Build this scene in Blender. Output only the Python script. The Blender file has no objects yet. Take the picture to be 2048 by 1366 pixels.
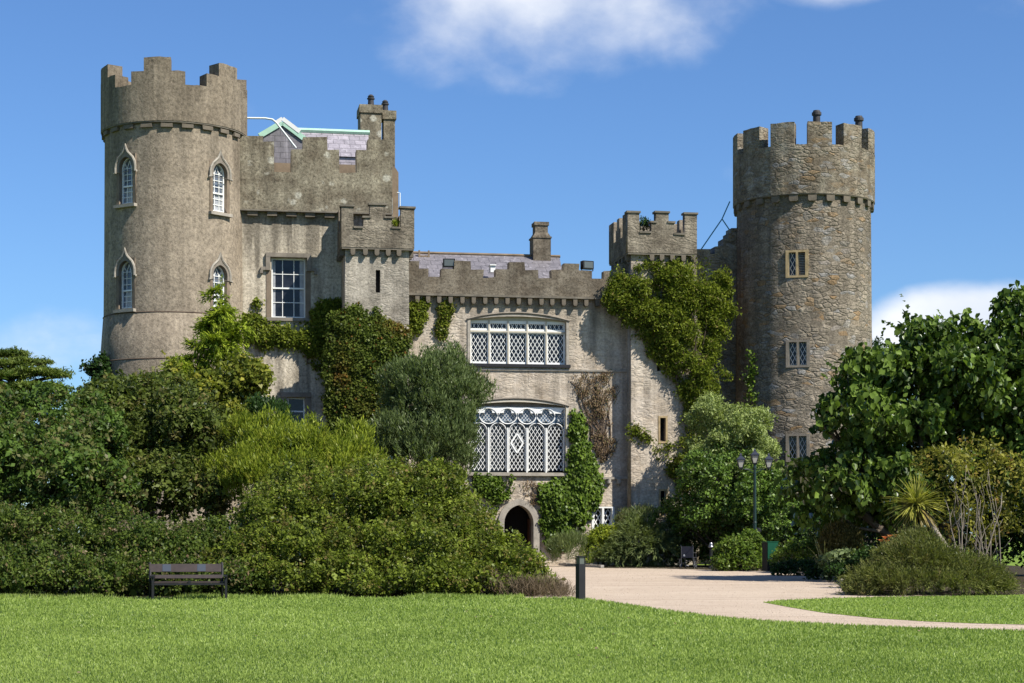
import bpy, math, random
import numpy as np
from mathutils import Vector, Matrix

rng = np.random.default_rng(7)
random.seed(7)
R = math.radians
sc = bpy.context.scene
COL = sc.collection

# ------------------------------------------------------------------ camera, sky, sun, exposure
F, CX, HZ, EYE = 3700.0, 1024.0, 1065.0, 1.6      # focal length and horizon of the 2048 px photograph
cam_d = bpy.data.cameras.new('camera')
cam = bpy.data.objects.new('camera', cam_d)
COL.objects.link(cam)
cam.location = (0, 0, EYE)
cam.rotation_euler = (R(90), 0, 0)
cam_d.sensor_width = 36
cam_d.lens = 36 * F / 2048
cam_d.shift_y = (HZ - 683) / 2048
cam_d.clip_start = 0.5
cam_d.clip_end = 5000
sc.camera = cam

SUN_AZ, SUN_EL = 53.0, 48.0                      # azimuth to the right of the direction back to the camera
sun_d = bpy.data.lights.new('sun', 'SUN')
sun_d.energy = 5.0
sun_d.angle = R(0.5)
sun_d.color = (1.0, 0.95, 0.86)
sun = bpy.data.objects.new('sun', sun_d)
COL.objects.link(sun)
S = Vector((math.sin(R(SUN_AZ)) * math.cos(R(SUN_EL)), -math.cos(R(SUN_AZ)) * math.cos(R(SUN_EL)), math.sin(R(SUN_EL))))
sun.rotation_euler = S.to_track_quat('Z', 'Y').to_euler()
sun.location = (40, -40, 60)

sc.view_settings.view_transform = 'Standard'
sc.view_settings.look = 'None'
sc.view_settings.exposure = 0.68
sc.view_settings.gamma = 1.0
sc.view_settings.use_curve_mapping = False
sc.cycles.max_bounces = 6
sc.cycles.diffuse_bounces = 3
sc.cycles.transmission_bounces = 3
sc.cycles.glossy_bounces = 2
sc.cycles.use_denoising = True


class NT:
    """small helper to write node trees"""
    def __init__(s, tree):
        s.t = tree
        s.n = tree.nodes
        s.l = tree.links

    def node(s, typ, ins=None, **kw):
        n = s.n.new(typ)
        for k, v in kw.items():
            setattr(n, k, v)
        for k, v in (ins or {}).items():
            if isinstance(v, tuple) and len(v) == 2 and hasattr(v[0], 'outputs'):
                s.l.new(v[0].outputs[v[1]], n.inputs[k])
            elif hasattr(v, 'outputs'):
                s.l.new(v.outputs[0], n.inputs[k])
            else:
                n.inputs[k].default_value = v
        return n

    def math(s, op, a, b=0.0, c=0.0, clamp=False):
        return s.node('ShaderNodeMath', {0: a, 1: b, 2: c}, operation=op, use_clamp=clamp)

    def vmath(s, op, a, b=(0, 0, 0)):
        return s.node('ShaderNodeVectorMath', {0: a, 1: b}, operation=op)

    def ramp(s, fac, stops):
        n = s.node('ShaderNodeValToRGB', {0: fac})
        e = n.color_ramp.elements
        while len(e) < len(stops):
            e.new(0.5)
        for el, (p, c) in zip(e, stops):
            el.position = p
            el.color = (c, c, c, 1) if isinstance(c, (int, float)) else (c[0], c[1], c[2], 1)
        return n

    def mix(s, fac, a, b, mode='MIX'):
        def c4(v):
            return (v[0], v[1], v[2], 1) if isinstance(v, tuple) and len(v) == 3 and not hasattr(v[0], 'outputs') else v
        return s.node('ShaderNodeMixRGB', {0: fac, 1: c4(a), 2: c4(b)}, blend_type=mode)

    def noise(s, vec, scale, detail=4, rough=0.55, dist=0.0):
        return s.node('ShaderNodeTexNoise', {'Vector': vec, 'Scale': scale, 'Detail': detail, 'Roughness': rough, 'Distortion': dist})


world = bpy.data.worlds.new('World')
sc.world = world
world.use_nodes = True
w = NT(world.node_tree)
w.n.clear()
sky = w.node('ShaderNodeTexSky', sky_type='NISHITA', sun_disc=False, sun_elevation=R(SUN_EL), sun_rotation=R(180 - SUN_AZ),
             altitude=0, air_density=1.0, dust_density=0.3, ozone_density=3.0)
tc = w.node('ShaderNodeTexCoord')
sep = w.node('ShaderNodeSeparateXYZ', {0: (tc, 'Generated')})
az = w.math('ARCTAN2', (sep, 0), (sep, 1))
el = w.math('ARCSINE', (sep, 2))
vec = w.node('ShaderNodeCombineXYZ', {0: az, 1: el})
wsc = w.vmath('MULTIPLY', vec, (1.0, 1.5, 1.0))
n1 = w.noise(wsc, 11.0, 9, 0.50, 0.10)
n2 = w.noise(wsc, 34.0, 6, 0.6, 0.2)


def cloud_bank(a0, e0, ra, re, gain):
    d1 = w.math('DIVIDE', w.math('SUBTRACT', az, a0), ra)
    d2 = w.math('DIVIDE', w.math('SUBTRACT', el, e0), re)
    r2 = w.math('ADD', w.math('MULTIPLY', d1, d1), w.math('MULTIPLY', d2, d2))
    m = w.math('SUBTRACT', 1.0, r2)
    return w.math('MULTIPLY', w.math('MAXIMUM', m, -1.0), gain)


banks = [(0.016, 0.288, 0.125, 0.056, 0.78), (0.246, 0.103, 0.072, 0.031, 1.9), (0.172, 0.302, 0.060, 0.030, 1.3),
         (-0.262, 0.094, 0.060, 0.020, 0.22), (0.8, 0.3, 0.5, 0.15, 0.5), (-0.8, 0.2, 0.4, 0.1, 0.5),
         (2.2, 0.4, 0.8, 0.25, 0.55), (-2.0, 0.35, 0.7, 0.2, 0.55)]
acc = None
for b in banks:
    c = cloud_bank(*b)
    acc = c if acc is None else w.math('MAXIMUM', acc, c)
dens = w.math('ADD', acc, w.math('ADD', w.math('MULTIPLY', w.math('SUBTRACT', n1, 0.5), 1.7), w.math('MULTIPLY', w.math('SUBTRACT', n2, 0.5), 0.45)))
cov = w.node('ShaderNodeMapRange', {'Value': dens, 'From Min': 0.0, 'From Max': 1.18}, interpolation_type='SMOOTHSTEP')
cov2 = w.math('MULTIPLY', cov, 0.93)
shade = w.ramp(n1, [(0.30, (6.2, 6.8, 8.0)), (0.62, (8.6, 8.8, 9.2))])
SKY_GAIN = (0.63, 0.865, 1.17)
tint = w.mix(1.0, sky, SKY_GAIN, 'MULTIPLY')
skyc = w.mix(cov2, tint, shade)
bg = w.node('ShaderNodeBackground', {'Color': skyc, 'Strength': 0.076})
wo = w.node('ShaderNodeOutputWorld', {0: bg})

# ------------------------------------------------------------------ geometry helpers
TH = R(10)                                         # the front recedes a little to the right
O = np.array([0.0, 90.0])
U = np.array([math.cos(TH), math.sin(TH)])
N = np.array([math.sin(TH), -math.cos(TH)])


def W(px, py, d):
    """a photograph direction taken to the distance d"""
    return np.array([(px - CX) / F * d, d, EYE - (py - HZ) / F * d])


def G(px, py):
    """point of the flat ground seen there"""
    d = EYE * F / (py - HZ)
    return ((px - CX) / F * d, d)


def L(px, py, v=0.0):
    """(u, z) on the castle plane that stands v metres in front of the hall wall"""
    a = (px - CX) / F
    t = (v - 90 * math.cos(TH)) / (a * math.sin(TH) - math.cos(TH))
    P = np.array([a * t, t])
    return float((P - O) @ U), EYE - (py - HZ) / F * t


def LW(u, v, z):
    p = O + u * U + v * N
    return np.array([p[0], p[1], z])


class MB:
    def __init__(s):
        s.V, s.F, s.M = [], [], []

    def add(s, vs, fs, m=0):
        o = len(s.V)
        s.V += [tuple(map(float, v)) for v in vs]
        s.F += [tuple(i + o for i in f) for f in fs]
        s.M += [m] * len(fs)

    def box(s, x0, x1, y0, y1, z0, z1, m=0, jit=0.0):
        vs = [(x, y, z) for z in (z0, z1) for y in (y0, y1) for x in (x0, x1)]
        if jit:
            vs = [tuple(c + random.uniform(-jit, jit) for c in v) for v in vs]
        s.add(vs, [(0, 2, 3, 1), (4, 5, 7, 6), (0, 1, 5, 4), (2, 6, 7, 3), (0, 4, 6, 2), (1, 3, 7, 5)], m)

    def prism(s, poly, y0, y1, m=0):
        n = len(poly)
        s.add([(x, y0, z) for x, z in poly] + [(x, y1, z) for x, z in poly],
              [tuple(range(n)), tuple(range(2 * n - 1, n - 1, -1))] + [(i, n + i, n + (i + 1) % n, (i + 1) % n) for i in range(n)], m)

    def tube(s, pts, rad, n=6, m=0, cap=True):
        pts = [Vector(p) for p in pts]
        if isinstance(rad, (int, float)):
            rad = [rad] * len(pts)
        vs, fs = [], []
        ref = None
        for i, p in enumerate(pts):
            t = (pts[min(i + 1, len(pts) - 1)] - pts[max(i - 1, 0)]).normalized()
            if ref is None:
                ref = Vector((0, 0, 1)) if abs(t.z) < 0.9 else Vector((1, 0, 0))
            a = t.cross(ref).normalized()
            b = t.cross(a)
            ref = -b if False else ref
            for k in range(n):
                an = 2 * math.pi * k / n
                vs.append(p + (a * math.cos(an) + b * math.sin(an)) * rad[i])
        for i in range(len(pts) - 1):
            for k in range(n):
                k2 = (k + 1) % n
                fs.append((i * n + k, i * n + k2, (i + 1) * n + k2, (i + 1) * n + k))
        if cap:
            fs.append(tuple(range(n - 1, -1, -1)))
            fs.append(tuple(range((len(pts) - 1) * n, len(pts) * n)))
        s.add(vs, fs, m)

    def lathe(s, prof, n=20, m=0, c=(0, 0)):
        vs = [(c[0] + r * math.cos(2 * math.pi * k / n), c[1] + r * math.sin(2 * math.pi * k / n), z) for r, z in prof for k in range(n)]
        fs = [(i * n + k, i * n + (k + 1) % n, (i + 1) * n + (k + 1) % n, (i + 1) * n + k) for i in range(len(prof) - 1) for k in range(n)]
        fs += [tuple(range(n - 1, -1, -1)), tuple(range((len(prof) - 1) * n, len(prof) * n))]
        s.add(vs, fs, m)

    def build(s, name, mats, parent=None, mat=None, smooth=False):
        me = bpy.data.meshes.new(name)
        me.from_pydata(s.V, [], s.F)
        return link(name, me, mats, parent, mat, smooth, s.M)


def link(name, me, mats, parent=None, mat=None, smooth=False, mi=None):
    if not isinstance(mats, (list, tuple)):
        mats = [mats]
    for m in mats:
        me.materials.append(m)
    if mi is not None and len(mats) > 1:
        me.polygons.foreach_set('material_index', mi)
    if smooth:
        me.polygons.foreach_set('use_smooth', [True] * len(me.polygons))
    me.update()
    o = bpy.data.objects.new(name, me)
    COL.objects.link(o)
    if parent is not None:
        o.parent = parent
    if mat is not None:
        o.matrix_local = mat
    return o


def tag(o, label=None, cat=None, group=None, kind=None):
    if label:
        o['label'] = label
    if cat:
        o['category'] = cat
    if group:
        o['group'] = group
    if kind:
        o['kind'] = kind
    return o


def empty(name, loc=(0, 0, 0), rz=0.0, label=None, cat=None, group=None):
    o = bpy.data.objects.new(name, None)
    COL.objects.link(o)
    o.location = loc
    o.rotation_euler = (0, 0, rz)
    o.empty_display_size = 0.3
    return tag(o, label, cat, group)


def plate(outer, holes, depth):
    """flat mesh in the XZ plane with holes, front at y=0, back at y=depth"""
    cu = bpy.data.curves.new('tmp', 'CURVE')
    cu.dimensions = '2D'
    cu.fill_mode = 'BOTH'
    cu.extrude = depth / 2
    for pl in [outer] + list(holes):
        sp = cu.splines.new('POLY')
        sp.points.add(len(pl) - 1)
        for p, q in zip(sp.points, pl):
            p.co = (q[0], q[1], 0, 1)
        sp.use_cyclic_u = True
    ob = bpy.data.objects.new('tmp', cu)
    COL.objects.link(ob)
    dg = bpy.context.evaluated_depsgraph_get()
    me = bpy.data.meshes.new_from_object(ob.evaluated_get(dg))
    bpy.data.objects.remove(ob)
    bpy.data.curves.remove(cu)
    n = len(me.vertices)
    co = np.empty(n * 3, np.float32)
    me.vertices.foreach_get('co', co)
    co = co.reshape(-1, 3)
    out = np.stack([co[:, 0], co[:, 2] + depth / 2, co[:, 1]], 1)
    me.vertices.foreach_set('co', out.ravel())
    me.flip_normals()
    me.materials.clear()
    return me


def arch(wd, z0, zs, rise, n=8):
    """outline of an opening: bottom z0, springing zs, pointed when the rise is at least half the width, else segmental"""
    h = wd / 2
    pts = [(-h, z0), (-h, zs)]
    if rise >= h * 0.98:
        r = (rise ** 2 + h * h) / wd
        a1 = math.acos(max(-1, min(1, (r - h) / r)))
        left = [(r - h - r * math.cos(a1 * i / n), zs + r * math.sin(a1 * i / n)) for i in range(1, n + 1)]
        pts += left + [(-x, z) for x, z in left[-2::-1]]
    elif rise > 0:
        r = (h * h + rise * rise) / (2 * rise)
        a = math.asin(h / r)
        pts += [(r * math.sin(-a + 2 * a * i / (2 * n)), zs + rise - r + r * math.cos(-a + 2 * a * i / (2 * n))) for i in range(1, 2 * n)]
    pts += [(h, zs), (h, z0)]
    return pts


def shift(pl, du, dz=0.0):
    return [(x + du, z + dz) for x, z in pl]


def clip_seg(p, q, poly):
    """part of the segment inside a convex polygon (any winding)"""
    t0, t1 = 0.0, 1.0
    cx = sum(a for a, _ in poly) / len(poly)
    cz = sum(b for _, b in poly) / len(poly)
    d = (q[0] - p[0], q[1] - p[1])
    for i in range(len(poly)):
        a, b = poly[i], poly[(i + 1) % len(poly)]
        nx, nz = -(b[1] - a[1]), b[0] - a[0]
        if nx * (cx - a[0]) + nz * (cz - a[1]) < 0:
            nx, nz = -nx, -nz
        den = nx * d[0] + nz * d[1]
        num = nx * (p[0] - a[0]) + nz * (p[1] - a[1])
        if abs(den) < 1e-9:
            if num < 0:
                return None
            continue
        t = -num / den
        if den > 0:
            t0 = max(t0, t)
        else:
            t1 = min(t1, t)
    if t1 - t0 < 1e-4:
        return None
    return ((p[0] + d[0] * t0, p[1] + d[1] * t0), (p[0] + d[0] * t1, p[1] + d[1] * t1))


def bar(mb, p, q, wd, y0, y1, m=0):
    dx, dz = q[0] - p[0], q[1] - p[1]
    ln = math.hypot(dx, dz)
    if ln < 1e-6:
        return
    nx, nz = -dz / ln * wd / 2, dx / ln * wd / 2
    mb.prism([(p[0] + nx, p[1] + nz), (q[0] + nx, q[1] + nz), (q[0] - nx, q[1] - nz), (p[0] - nx, p[1] - nz)], y0, y1, m)


def lattice(mb, poly, pitch, slope, wd, y0, y1, m=0, phase=0.0):
    """diamond leading clipped to a convex outline"""
    xs = [a for a, _ in poly]
    zs = [b for _, b in poly]
    H = max(zs) - min(zs)
    span = H / slope
    x = min(xs) - span - pitch + phase
    k = 0
    while x < max(xs) + span + pitch:
        for sg in (1, -1):
            p = (x, min(zs) - 0.01) if sg > 0 else (x, max(zs) + 0.01)
            q = (x + span, max(zs) + 0.01) if sg > 0 else (x + span, min(zs) - 0.01)
            c = clip_seg(p, q, poly)
            if c:
                dy = 0.004 if sg > 0 else 0.0
                bar(mb, c[0], c[1], wd, y0 + dy, y1 + dy, m)
        x += pitch
        k += 1


def inpoly(x, y, poly):
    x = np.asarray(x)
    y = np.asarray(y)
    c = np.zeros(x.shape, bool)
    j = len(poly) - 1
    for i in range(len(poly)):
        xi, yi = poly[i]
        xj, yj = poly[j]
        hit = ((yi > y) != (yj > y)) & (x < (xj - xi) * (y - yi) / (yj - yi + 1e-12) + xi)
        c ^= hit
        j = i
    return c


# ------------------------------------------------------------------ materials
def principled(name, col, rough=0.6, metal=0.0, spec=0.4, bump=0.0, bscale=60.0, var=0.0, vscale=3.0):
    m = bpy.data.materials.new(name)
    m.use_nodes = True
    t = NT(m.node_tree)
    b = t.n['Principled BSDF']
    b.inputs['Base Color'].default_value = (*col, 1)
    b.inputs['Roughness'].default_value = rough
    b.inputs['Metallic'].default_value = metal
    b.inputs['Specular IOR Level'].default_value = spec
    co = t.node('ShaderNodeTexCoord')
    if var:
        nz = t.noise((co, 'Object'), vscale, 5, 0.6)
        rp = t.ramp(nz, [(0.3, tuple(c * (1 - var) for c in col)), (0.7, tuple(min(1, c * (1 + var)) for c in col))])
        t.l.new(rp.outputs[0], b.inputs['Base Color'])
    if bump:
        nz = t.noise((co, 'Object'), bscale, 4, 0.6)
        bp = t.node('ShaderNodeBump', {'Height': nz, 'Strength': bump, 'Distance': 0.02})
        t.l.new(bp.outputs[0], b.inputs['Normal'])
    return m


GA = (0.80, 0.775, 0.74)                           # real-world level of the stone colours below


def stone(name, c1, c2, pale=None, pale_amt=0.0, streak=0.4, pebble=0.5, rubble=None, joint=0.55, ochre=0.0, lichen=0.0, pscale=11.0, courses=None, bump=0.6, drip=None):
    c1, c2 = tuple(a * g for a, g in zip(c1, GA)), tuple(a * g for a, g in zip(c2, GA))
    if pale is not None:
        pale = tuple(a * g for a, g in zip(pale, GA))
    m = bpy.data.materials.new(name)
    m.use_nodes = True
    t = NT(m.node_tree)
    b = t.n['Principled BSDF']
    b.inputs['Roughness'].default_value = 0.92
    b.inputs['Specular IOR Level'].default_value = 0.15
    co = t.node('ShaderNodeTexCoord')
    v = (co, 'Object')
    big = t.noise(v, 0.45, 7, 0.65)
    col = t.ramp(big, [(0.34, c1), (0.66, c2)])
    med = t.noise(v, 2.3, 6, 0.7)
    mm = t.ramp(med, [(0.3, 0.78), (0.7, 1.2)])
    col = t.mix(0.8, col, mm, 'MULTIPLY')
    height = None
    if rubble:
        dis = t.noise(v, 1.6, 3, 0.5)
        vv = t.vmath('ADD', v, t.vmath('MULTIPLY', t.vmath('SUBTRACT', (dis, 'Color'), (0.5, 0.5, 0.5)), (0.35, 0.35, 0.14)))
        vs = t.vmath('MULTIPLY', vv, rubble)
        cell = t.node('ShaderNodeTexVoronoi', {'Vector': vs, 'Scale': 1.0, 'Randomness': 0.95}, feature='F1')
        edge = t.node('ShaderNodeTexVoronoi', {'Vector': vs, 'Scale': 1.0, 'Randomness': 0.95}, feature='DISTANCE_TO_EDGE')
        sv = t.node('ShaderNodeSeparateColor', {0: (cell, 'Color')})
        cv = t.ramp((sv, 0), [(0.0, 0.78), (0.55, 1.0), (0.86, 1.10), (1.0, 1.42)])
        col = t.mix(0.85, col, cv, 'MULTIPLY')
        if ochre:
            om = t.ramp((sv, 1), [(0.88, 0.0), (0.97, ochre)])
            col = t.mix(om, col, (0.30, 0.17, 0.06))
            gm = t.ramp((sv, 2), [(0.85, 0.0), (0.95, 0.55)])
            col = t.mix(gm, col, (0.27, 0.27, 0.27))
        jm = t.ramp(edge, [(0.0, 1 - joint), (0.11, 1.0)])
        gate = t.noise(v, 0.9, 4, 0.6)
        jg = t.ramp(gate, [(0.42, 0.10), (0.60, 1.0)])
        col = t.mix(jg, col, t.mix(1.0, col, jm, 'MULTIPLY'))
        hr = t.ramp(edge, [(0.0, 0.0), (0.16, 1.0)])
        height = t.math('MULTIPLY', t.math('ADD', hr, t.math('MULTIPLY', (sv, 0), 0.9)), t.math('MULTIPLY', jg, 0.9))
    if courses:
        cl = t.vmath('MULTIPLY', v, courses)
        sp = t.node('ShaderNodeSeparateXYZ', {0: cl})
        bv = t.node('ShaderNodeCombineXYZ', {0: (sp, 0), 1: (sp, 2), 2: 0.0})
        br = t.node('ShaderNodeTexBrick', {'Vector': bv, 'Color1': (1.07, 1.05, 1.0, 1), 'Color2': (0.9, 0.9, 0.93, 1), 'Mortar': (0.62, 0.6, 0.58, 1),
                                           'Scale': 1.0, 'Mortar Size': 0.012, 'Mortar Smooth': 0.6, 'Brick Width': 0.9, 'Row Height': 0.33})
        gate = t.noise(v, 0.7, 4, 0.6)
        jg = t.ramp(gate, [(0.4, 0.1), (0.6, 0.85)])
        col = t.mix(jg, col, t.mix(1.0, col, br, 'MULTIPLY'))
        rs = t.noise(t.vmath('MULTIPLY', v, (0.9, 0.9, 0.35)), 1.7, 5, 0.6)
        col = t.mix(t.ramp(rs, [(0.64, 0.0), (0.76, 0.55)]), col, (0.40, 0.25, 0.11))
        cr = t.noise(t.vmath('MULTIPLY', v, (1.2, 1.2, 7.0)), 1.6, 5, 0.6)
        col = t.mix(t.ramp(cr, [(0.33, 0.55), (0.40, 0.0)]), col, (0.20, 0.165, 0.125))
    if pale is not None and pale_amt:
        pn = t.noise(v, 1.1, 8, 0.72)
        pm = t.ramp(pn, [(0.5 - pale_amt * 0.3, 0.0), (0.5 + 0.25 - pale_amt * 0.25, 0.9)])
        col = t.mix(pm, col, pale)
    if streak:
        sx = t.noise(t.vmath('MULTIPLY', v, (1.9, 1.9, 0.10)), 1.0, 6, 0.62)
        sm = t.ramp(sx, [(0.40, 1 - streak), (0.62, 1.05)])
        gl = t.ramp(t.noise(v, 0.30, 4, 0.6), [(0.36, 0.25), (0.62, 1.0)])
        col = t.mix(gl, col, t.mix(1.0, col, sm, 'MULTIPLY'))
    if drip:
        zz = t.node('ShaderNodeSeparateXYZ', {0: v})
        dm = t.node('ShaderNodeMapRange', {'Value': (zz, 2), 'From Min': drip[0] - drip[1], 'From Max': drip[0] + 0.3}, interpolation_type='SMOOTHSTEP')
        dn = t.noise(t.vmath('MULTIPLY', v, (1.5, 1.5, 0.07)), 1.0, 5, 0.6)
        da = t.ramp(t.math('ADD', dn, t.math('MULTIPLY', dm, 0.20)), [(0.55, 0.0), (0.72, drip[2])])
        col = t.mix(da, col, (0.085, 0.072, 0.055))
    if lichen:
        ln = t.node('ShaderNodeTexVoronoi', {'Vector': t.vmath('ADD', v, t.vmath('MULTIPLY', (t.noise(v, 5.0, 3, 0.6), 'Color'), (0.25, 0.25, 0.25))), 'Scale': 1.25, 'Randomness': 1.0}, feature='F1')
        lm = t.ramp((ln, 'Distance'), [(0.16, lichen), (0.26, 0.0)])
        col = t.mix(lm, col, (0.42, 0.40, 0.33))
    fine = t.noise(v, pscale, 6, 0.78)
    fm = t.ramp(fine, [(0.36, 1 - pebble), (0.5, 1.0), (0.64, 1 + pebble * 0.7)])
    col = t.mix(1.0, col, fm, 'MULTIPLY')
    t.l.new(col.outputs[0], b.inputs['Base Color'])
    h = t.math('ADD', t.math('MULTIPLY', fine, 0.6), t.math('MULTIPLY', med, 0.5))
    if height is not None:
        h = t.math('ADD', h, height)
    bp = t.node('ShaderNodeBump', {'Height': h, 'Strength': bump, 'Distance': 0.09})
    t.l.new(bp.outputs[0], b.inputs['Normal'])
    return m


def leafmat(name, dark, light, alt=None, gloss=0.25, trans=0.30):
    """leaves: every leaf has its own tone between two greens; 'tint' leans single leaves to a third colour"""
    m = bpy.data.materials.new(name)
    m.use_nodes = True
    t = NT(m.node_tree)
    t.n.clear()
    at = t.node('ShaderNodeAttribute', attribute_name='rnd')
    col = t.ramp((at, 'Fac'), [(0.0, dark), (1.0, light)])
    if alt is not None:
        a2 = t.node('ShaderNodeAttribute', attribute_name='tint')
        col = t.mix((a2, 'Fac'), col, alt)
    df = t.node('ShaderNodeBsdfDiffuse', {'Color': col})
    tcol = t.mix(1.0, col, (1.35, 1.5, 0.6), 'MULTIPLY')
    tr = t.node('ShaderNodeBsdfTranslucent', {'Color': tcol})
    mx = t.node('ShaderNodeMixShader', {0: trans, 1: df, 2: tr})
    gl = t.node('ShaderNodeBsdfGlossy', {'Color': (1, 1, 1, 1), 'Roughness': 0.38})
    fr = t.node('ShaderNodeFresnel', {0: 1.42})
    m2 = t.node('ShaderNodeMixShader', {0: t.math('MULTIPLY', fr, gloss * 0.9), 1: mx, 2: gl})
    t.node('ShaderNodeOutputMaterial', {0: m2})
    return m


M = {}
M['tower'] = stone('tower_render', (0.295, 0.248, 0.190), (0.405, 0.347, 0.272), streak=0.28, pebble=0.42, pscale=7.0, bump=0.7, drip=(20.7, 5.0, 0.35))
M['towertop'] = stone('tower_parapet_render', (0.225, 0.188, 0.142), (0.31, 0.264, 0.204), streak=0.46, pebble=0.42, pscale=7.0, bump=0.7)
M['wing'] = stone('pale_harling', (0.36, 0.31, 0.24), (0.62, 0.56, 0.455), pale=(0.68, 0.62, 0.51), pale_amt=0.6, streak=0.55, pebble=0.5, pscale=8.0, drip=(17.0, 4.5, 0.72))
M['wingtop'] = stone('grey_parapet_harling', (0.120, 0.101, 0.074), (0.215, 0.186, 0.138), pale=(0.37, 0.34, 0.26), pale_amt=0.35, streak=0.35, pebble=0.6, lichen=0.75, pscale=8.0)
M['hall'] = stone('hall_limewash', (0.40, 0.325, 0.245), (0.60, 0.53, 0.435), pale=(0.67, 0.605, 0.52), pale_amt=0.45, streak=0.42, pebble=0.32, courses=(1.0, 1.0, 1.0), pscale=9.0, rubble=(2.2, 2.2, 6.0), joint=0.16, bump=0.32, drip=(13.0, 3.0, 0.5))
M['halltop'] = stone('hall_parapet_stone', (0.105, 0.088, 0.068), (0.19, 0.162, 0.125), pale=(0.30, 0.27, 0.22), pale_amt=0.2, streak=0.3, pebble=0.55, pscale=9.0)
M['turret'] = stone('turret_stone', (0.28, 0.25, 0.21), (0.47, 0.435, 0.37), streak=0.35, pebble=0.4, rubble=(2.2, 2.2, 6.5), joint=0.20, bump=0.32, pale=(0.55, 0.51, 0.44), pale_amt=0.3)
M['turrettop'] = stone('turret_parapet_stone', (0.125, 0.108, 0.085), (0.225, 0.196, 0.155), streak=0.3, pebble=0.5, rubble=(2.2, 2.2, 6.0), joint=0.26, bump=0.36, pale=(0.4, 0.36, 0.29), pale_amt=0.25)
M['rubble'] = stone('rubble_stone', (0.200, 0.172, 0.136), (0.335, 0.292, 0.235), streak=0.3, pebble=0.5, rubble=(2.3, 2.3, 5.0), joint=0.36, ochre=0.5, bump=0.6, drip=(18.2, 7.0, 0.45))
M['rubbletop'] = stone('rubble_parapet_stone', (0.155, 0.128, 0.096), (0.26, 0.22, 0.165), streak=0.3, pebble=0.5, rubble=(2.3, 2.3, 5.2), joint=0.36, ochre=0.32, bump=0.6, pale=(0.40, 0.37, 0.30), pale_amt=0.2)
M['corbel'] = principled('shade_toned_corbel_stone', (0.115, 0.096, 0.072), 0.95, var=0.35, vscale=2.0, bump=0.5, bscale=20)  # stone darkened to carry the shadow below the overhanging parapets
M['coping'] = principled('coping_stone', (0.14, 0.122, 0.095), 0.95, var=0.35, vscale=2.0, bump=0.5, bscale=20)
M['dressed'] = principled('dressed_limestone', (0.29, 0.26, 0.215), 0.9, var=0.3, vscale=2.5, bump=0.4, bscale=18)
M['darkdress'] = principled('grey_window_stone', (0.18, 0.155, 0.125), 0.9, var=0.3, vscale=2.5, bump=0.4, bscale=18)
M['brownjamb'] = principled('brown_jamb_stone', (0.17, 0.13, 0.092), 0.9, var=0.3, vscale=2.0, bump=0.3, bscale=18)
M['ochrestone'] = principled('ochre_window_stone', (0.32, 0.24, 0.13), 0.9, var=0.35, vscale=3.0, bump=0.3, bscale=18)
M['paleframe'] = principled('pale_stone_frame', (0.46, 0.42, 0.34), 0.85, var=0.12, vscale=3.0)
M['white'] = principled('white_paint', (0.74, 0.74, 0.71), 0.45, var=0.05, vscale=4.0)
M['glasspale'] = principled('painted_reflection_glass', (0.10, 0.115, 0.14), 0.10, spec=0.6, var=0.75, vscale=2.6, bump=0.10, bscale=2.5)  # sky reflection of the panes is put into this pale base colour
M['curtain'] = principled('curtain_behind_glass', (0.30, 0.31, 0.33), 0.5, var=0.3, vscale=5.0)
M['lead'] = principled('light_grey_leading', (0.60, 0.60, 0.58), 0.5)
M['glass'] = principled('window_glass', (0.014, 0.015, 0.020), 0.06, spec=0.3, var=0.7, vscale=2.2, bump=0.10, bscale=2.5)
M['blueglass'] = principled('blue_tinted_glass', (0.045, 0.075, 0.12), 0.12, spec=0.5, var=0.5, vscale=4.0)
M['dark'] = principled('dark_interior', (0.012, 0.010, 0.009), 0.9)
M['door'] = principled('brown_door_wood', (0.07, 0.028, 0.014), 0.6, var=0.3)
M['copper'] = principled('green_copper', (0.32, 0.50, 0.39), 0.6, var=0.12)
M['tealpaint'] = principled('teal_paint', (0.03, 0.20, 0.27), 0.5)
M['palepipe'] = principled('pale_pipe', (0.62, 0.66, 0.64), 0.5)
M['rust'] = principled('weathered_brown_render', (0.18, 0.135, 0.09), 0.95, var=0.3, vscale=1.5, bump=0.5, bscale=20)
M['clay'] = principled('soot_black_pot', (0.035, 0.033, 0.036), 0.7, var=0.3)
M['potrim'] = principled('weathered_pot_rim', (0.22, 0.15, 0.12), 0.8)
M['black'] = principled('black_metal', (0.007, 0.007, 0.008), 0.55, spec=0.3)
M['greyblack'] = principled('dark_grey_metal', (0.014, 0.014, 0.016), 0.55, spec=0.3, var=0.2)
M['postgreen'] = principled('green_black_paint', (0.010, 0.028, 0.024), 0.4, spec=0.5)
M['roofblue'] = principled('blue_black_cap', (0.022, 0.026, 0.04), 0.4)
M['frost'] = principled('frosted_lamp_glass', (0.42, 0.41, 0.36), 0.35)
M['chrome'] = principled('chrome_steel', (0.20, 0.20, 0.22), 0.4, metal=0.9)
M['fabric'] = principled('navy_fabric', (0.02, 0.022, 0.035), 0.85)
M['rubber'] = principled('black_rubber', (0.012, 0.012, 0.012), 0.8)
M['bingreen'] = principled('bin_green_paint', (0.003, 0.055, 0.028), 0.4, var=0.1)
M['benchwood'] = principled('dark_red_brown_wood', (0.040, 0.027, 0.024), 0.55, var=0.3, vscale=6.0)
M['plaque'] = principled('grey_plaque', (0.045, 0.055, 0.075), 0.5)
M['bark'] = principled('grey_brown_bark', (0.09, 0.07, 0.05), 0.95, var=0.35, vscale=4.0, bump=0.6, bscale=14)
M['palebark'] = principled('pale_grey_bark', (0.22, 0.185, 0.145), 0.9, var=0.3, vscale=4.0, bump=0.4, bscale=14)
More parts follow.
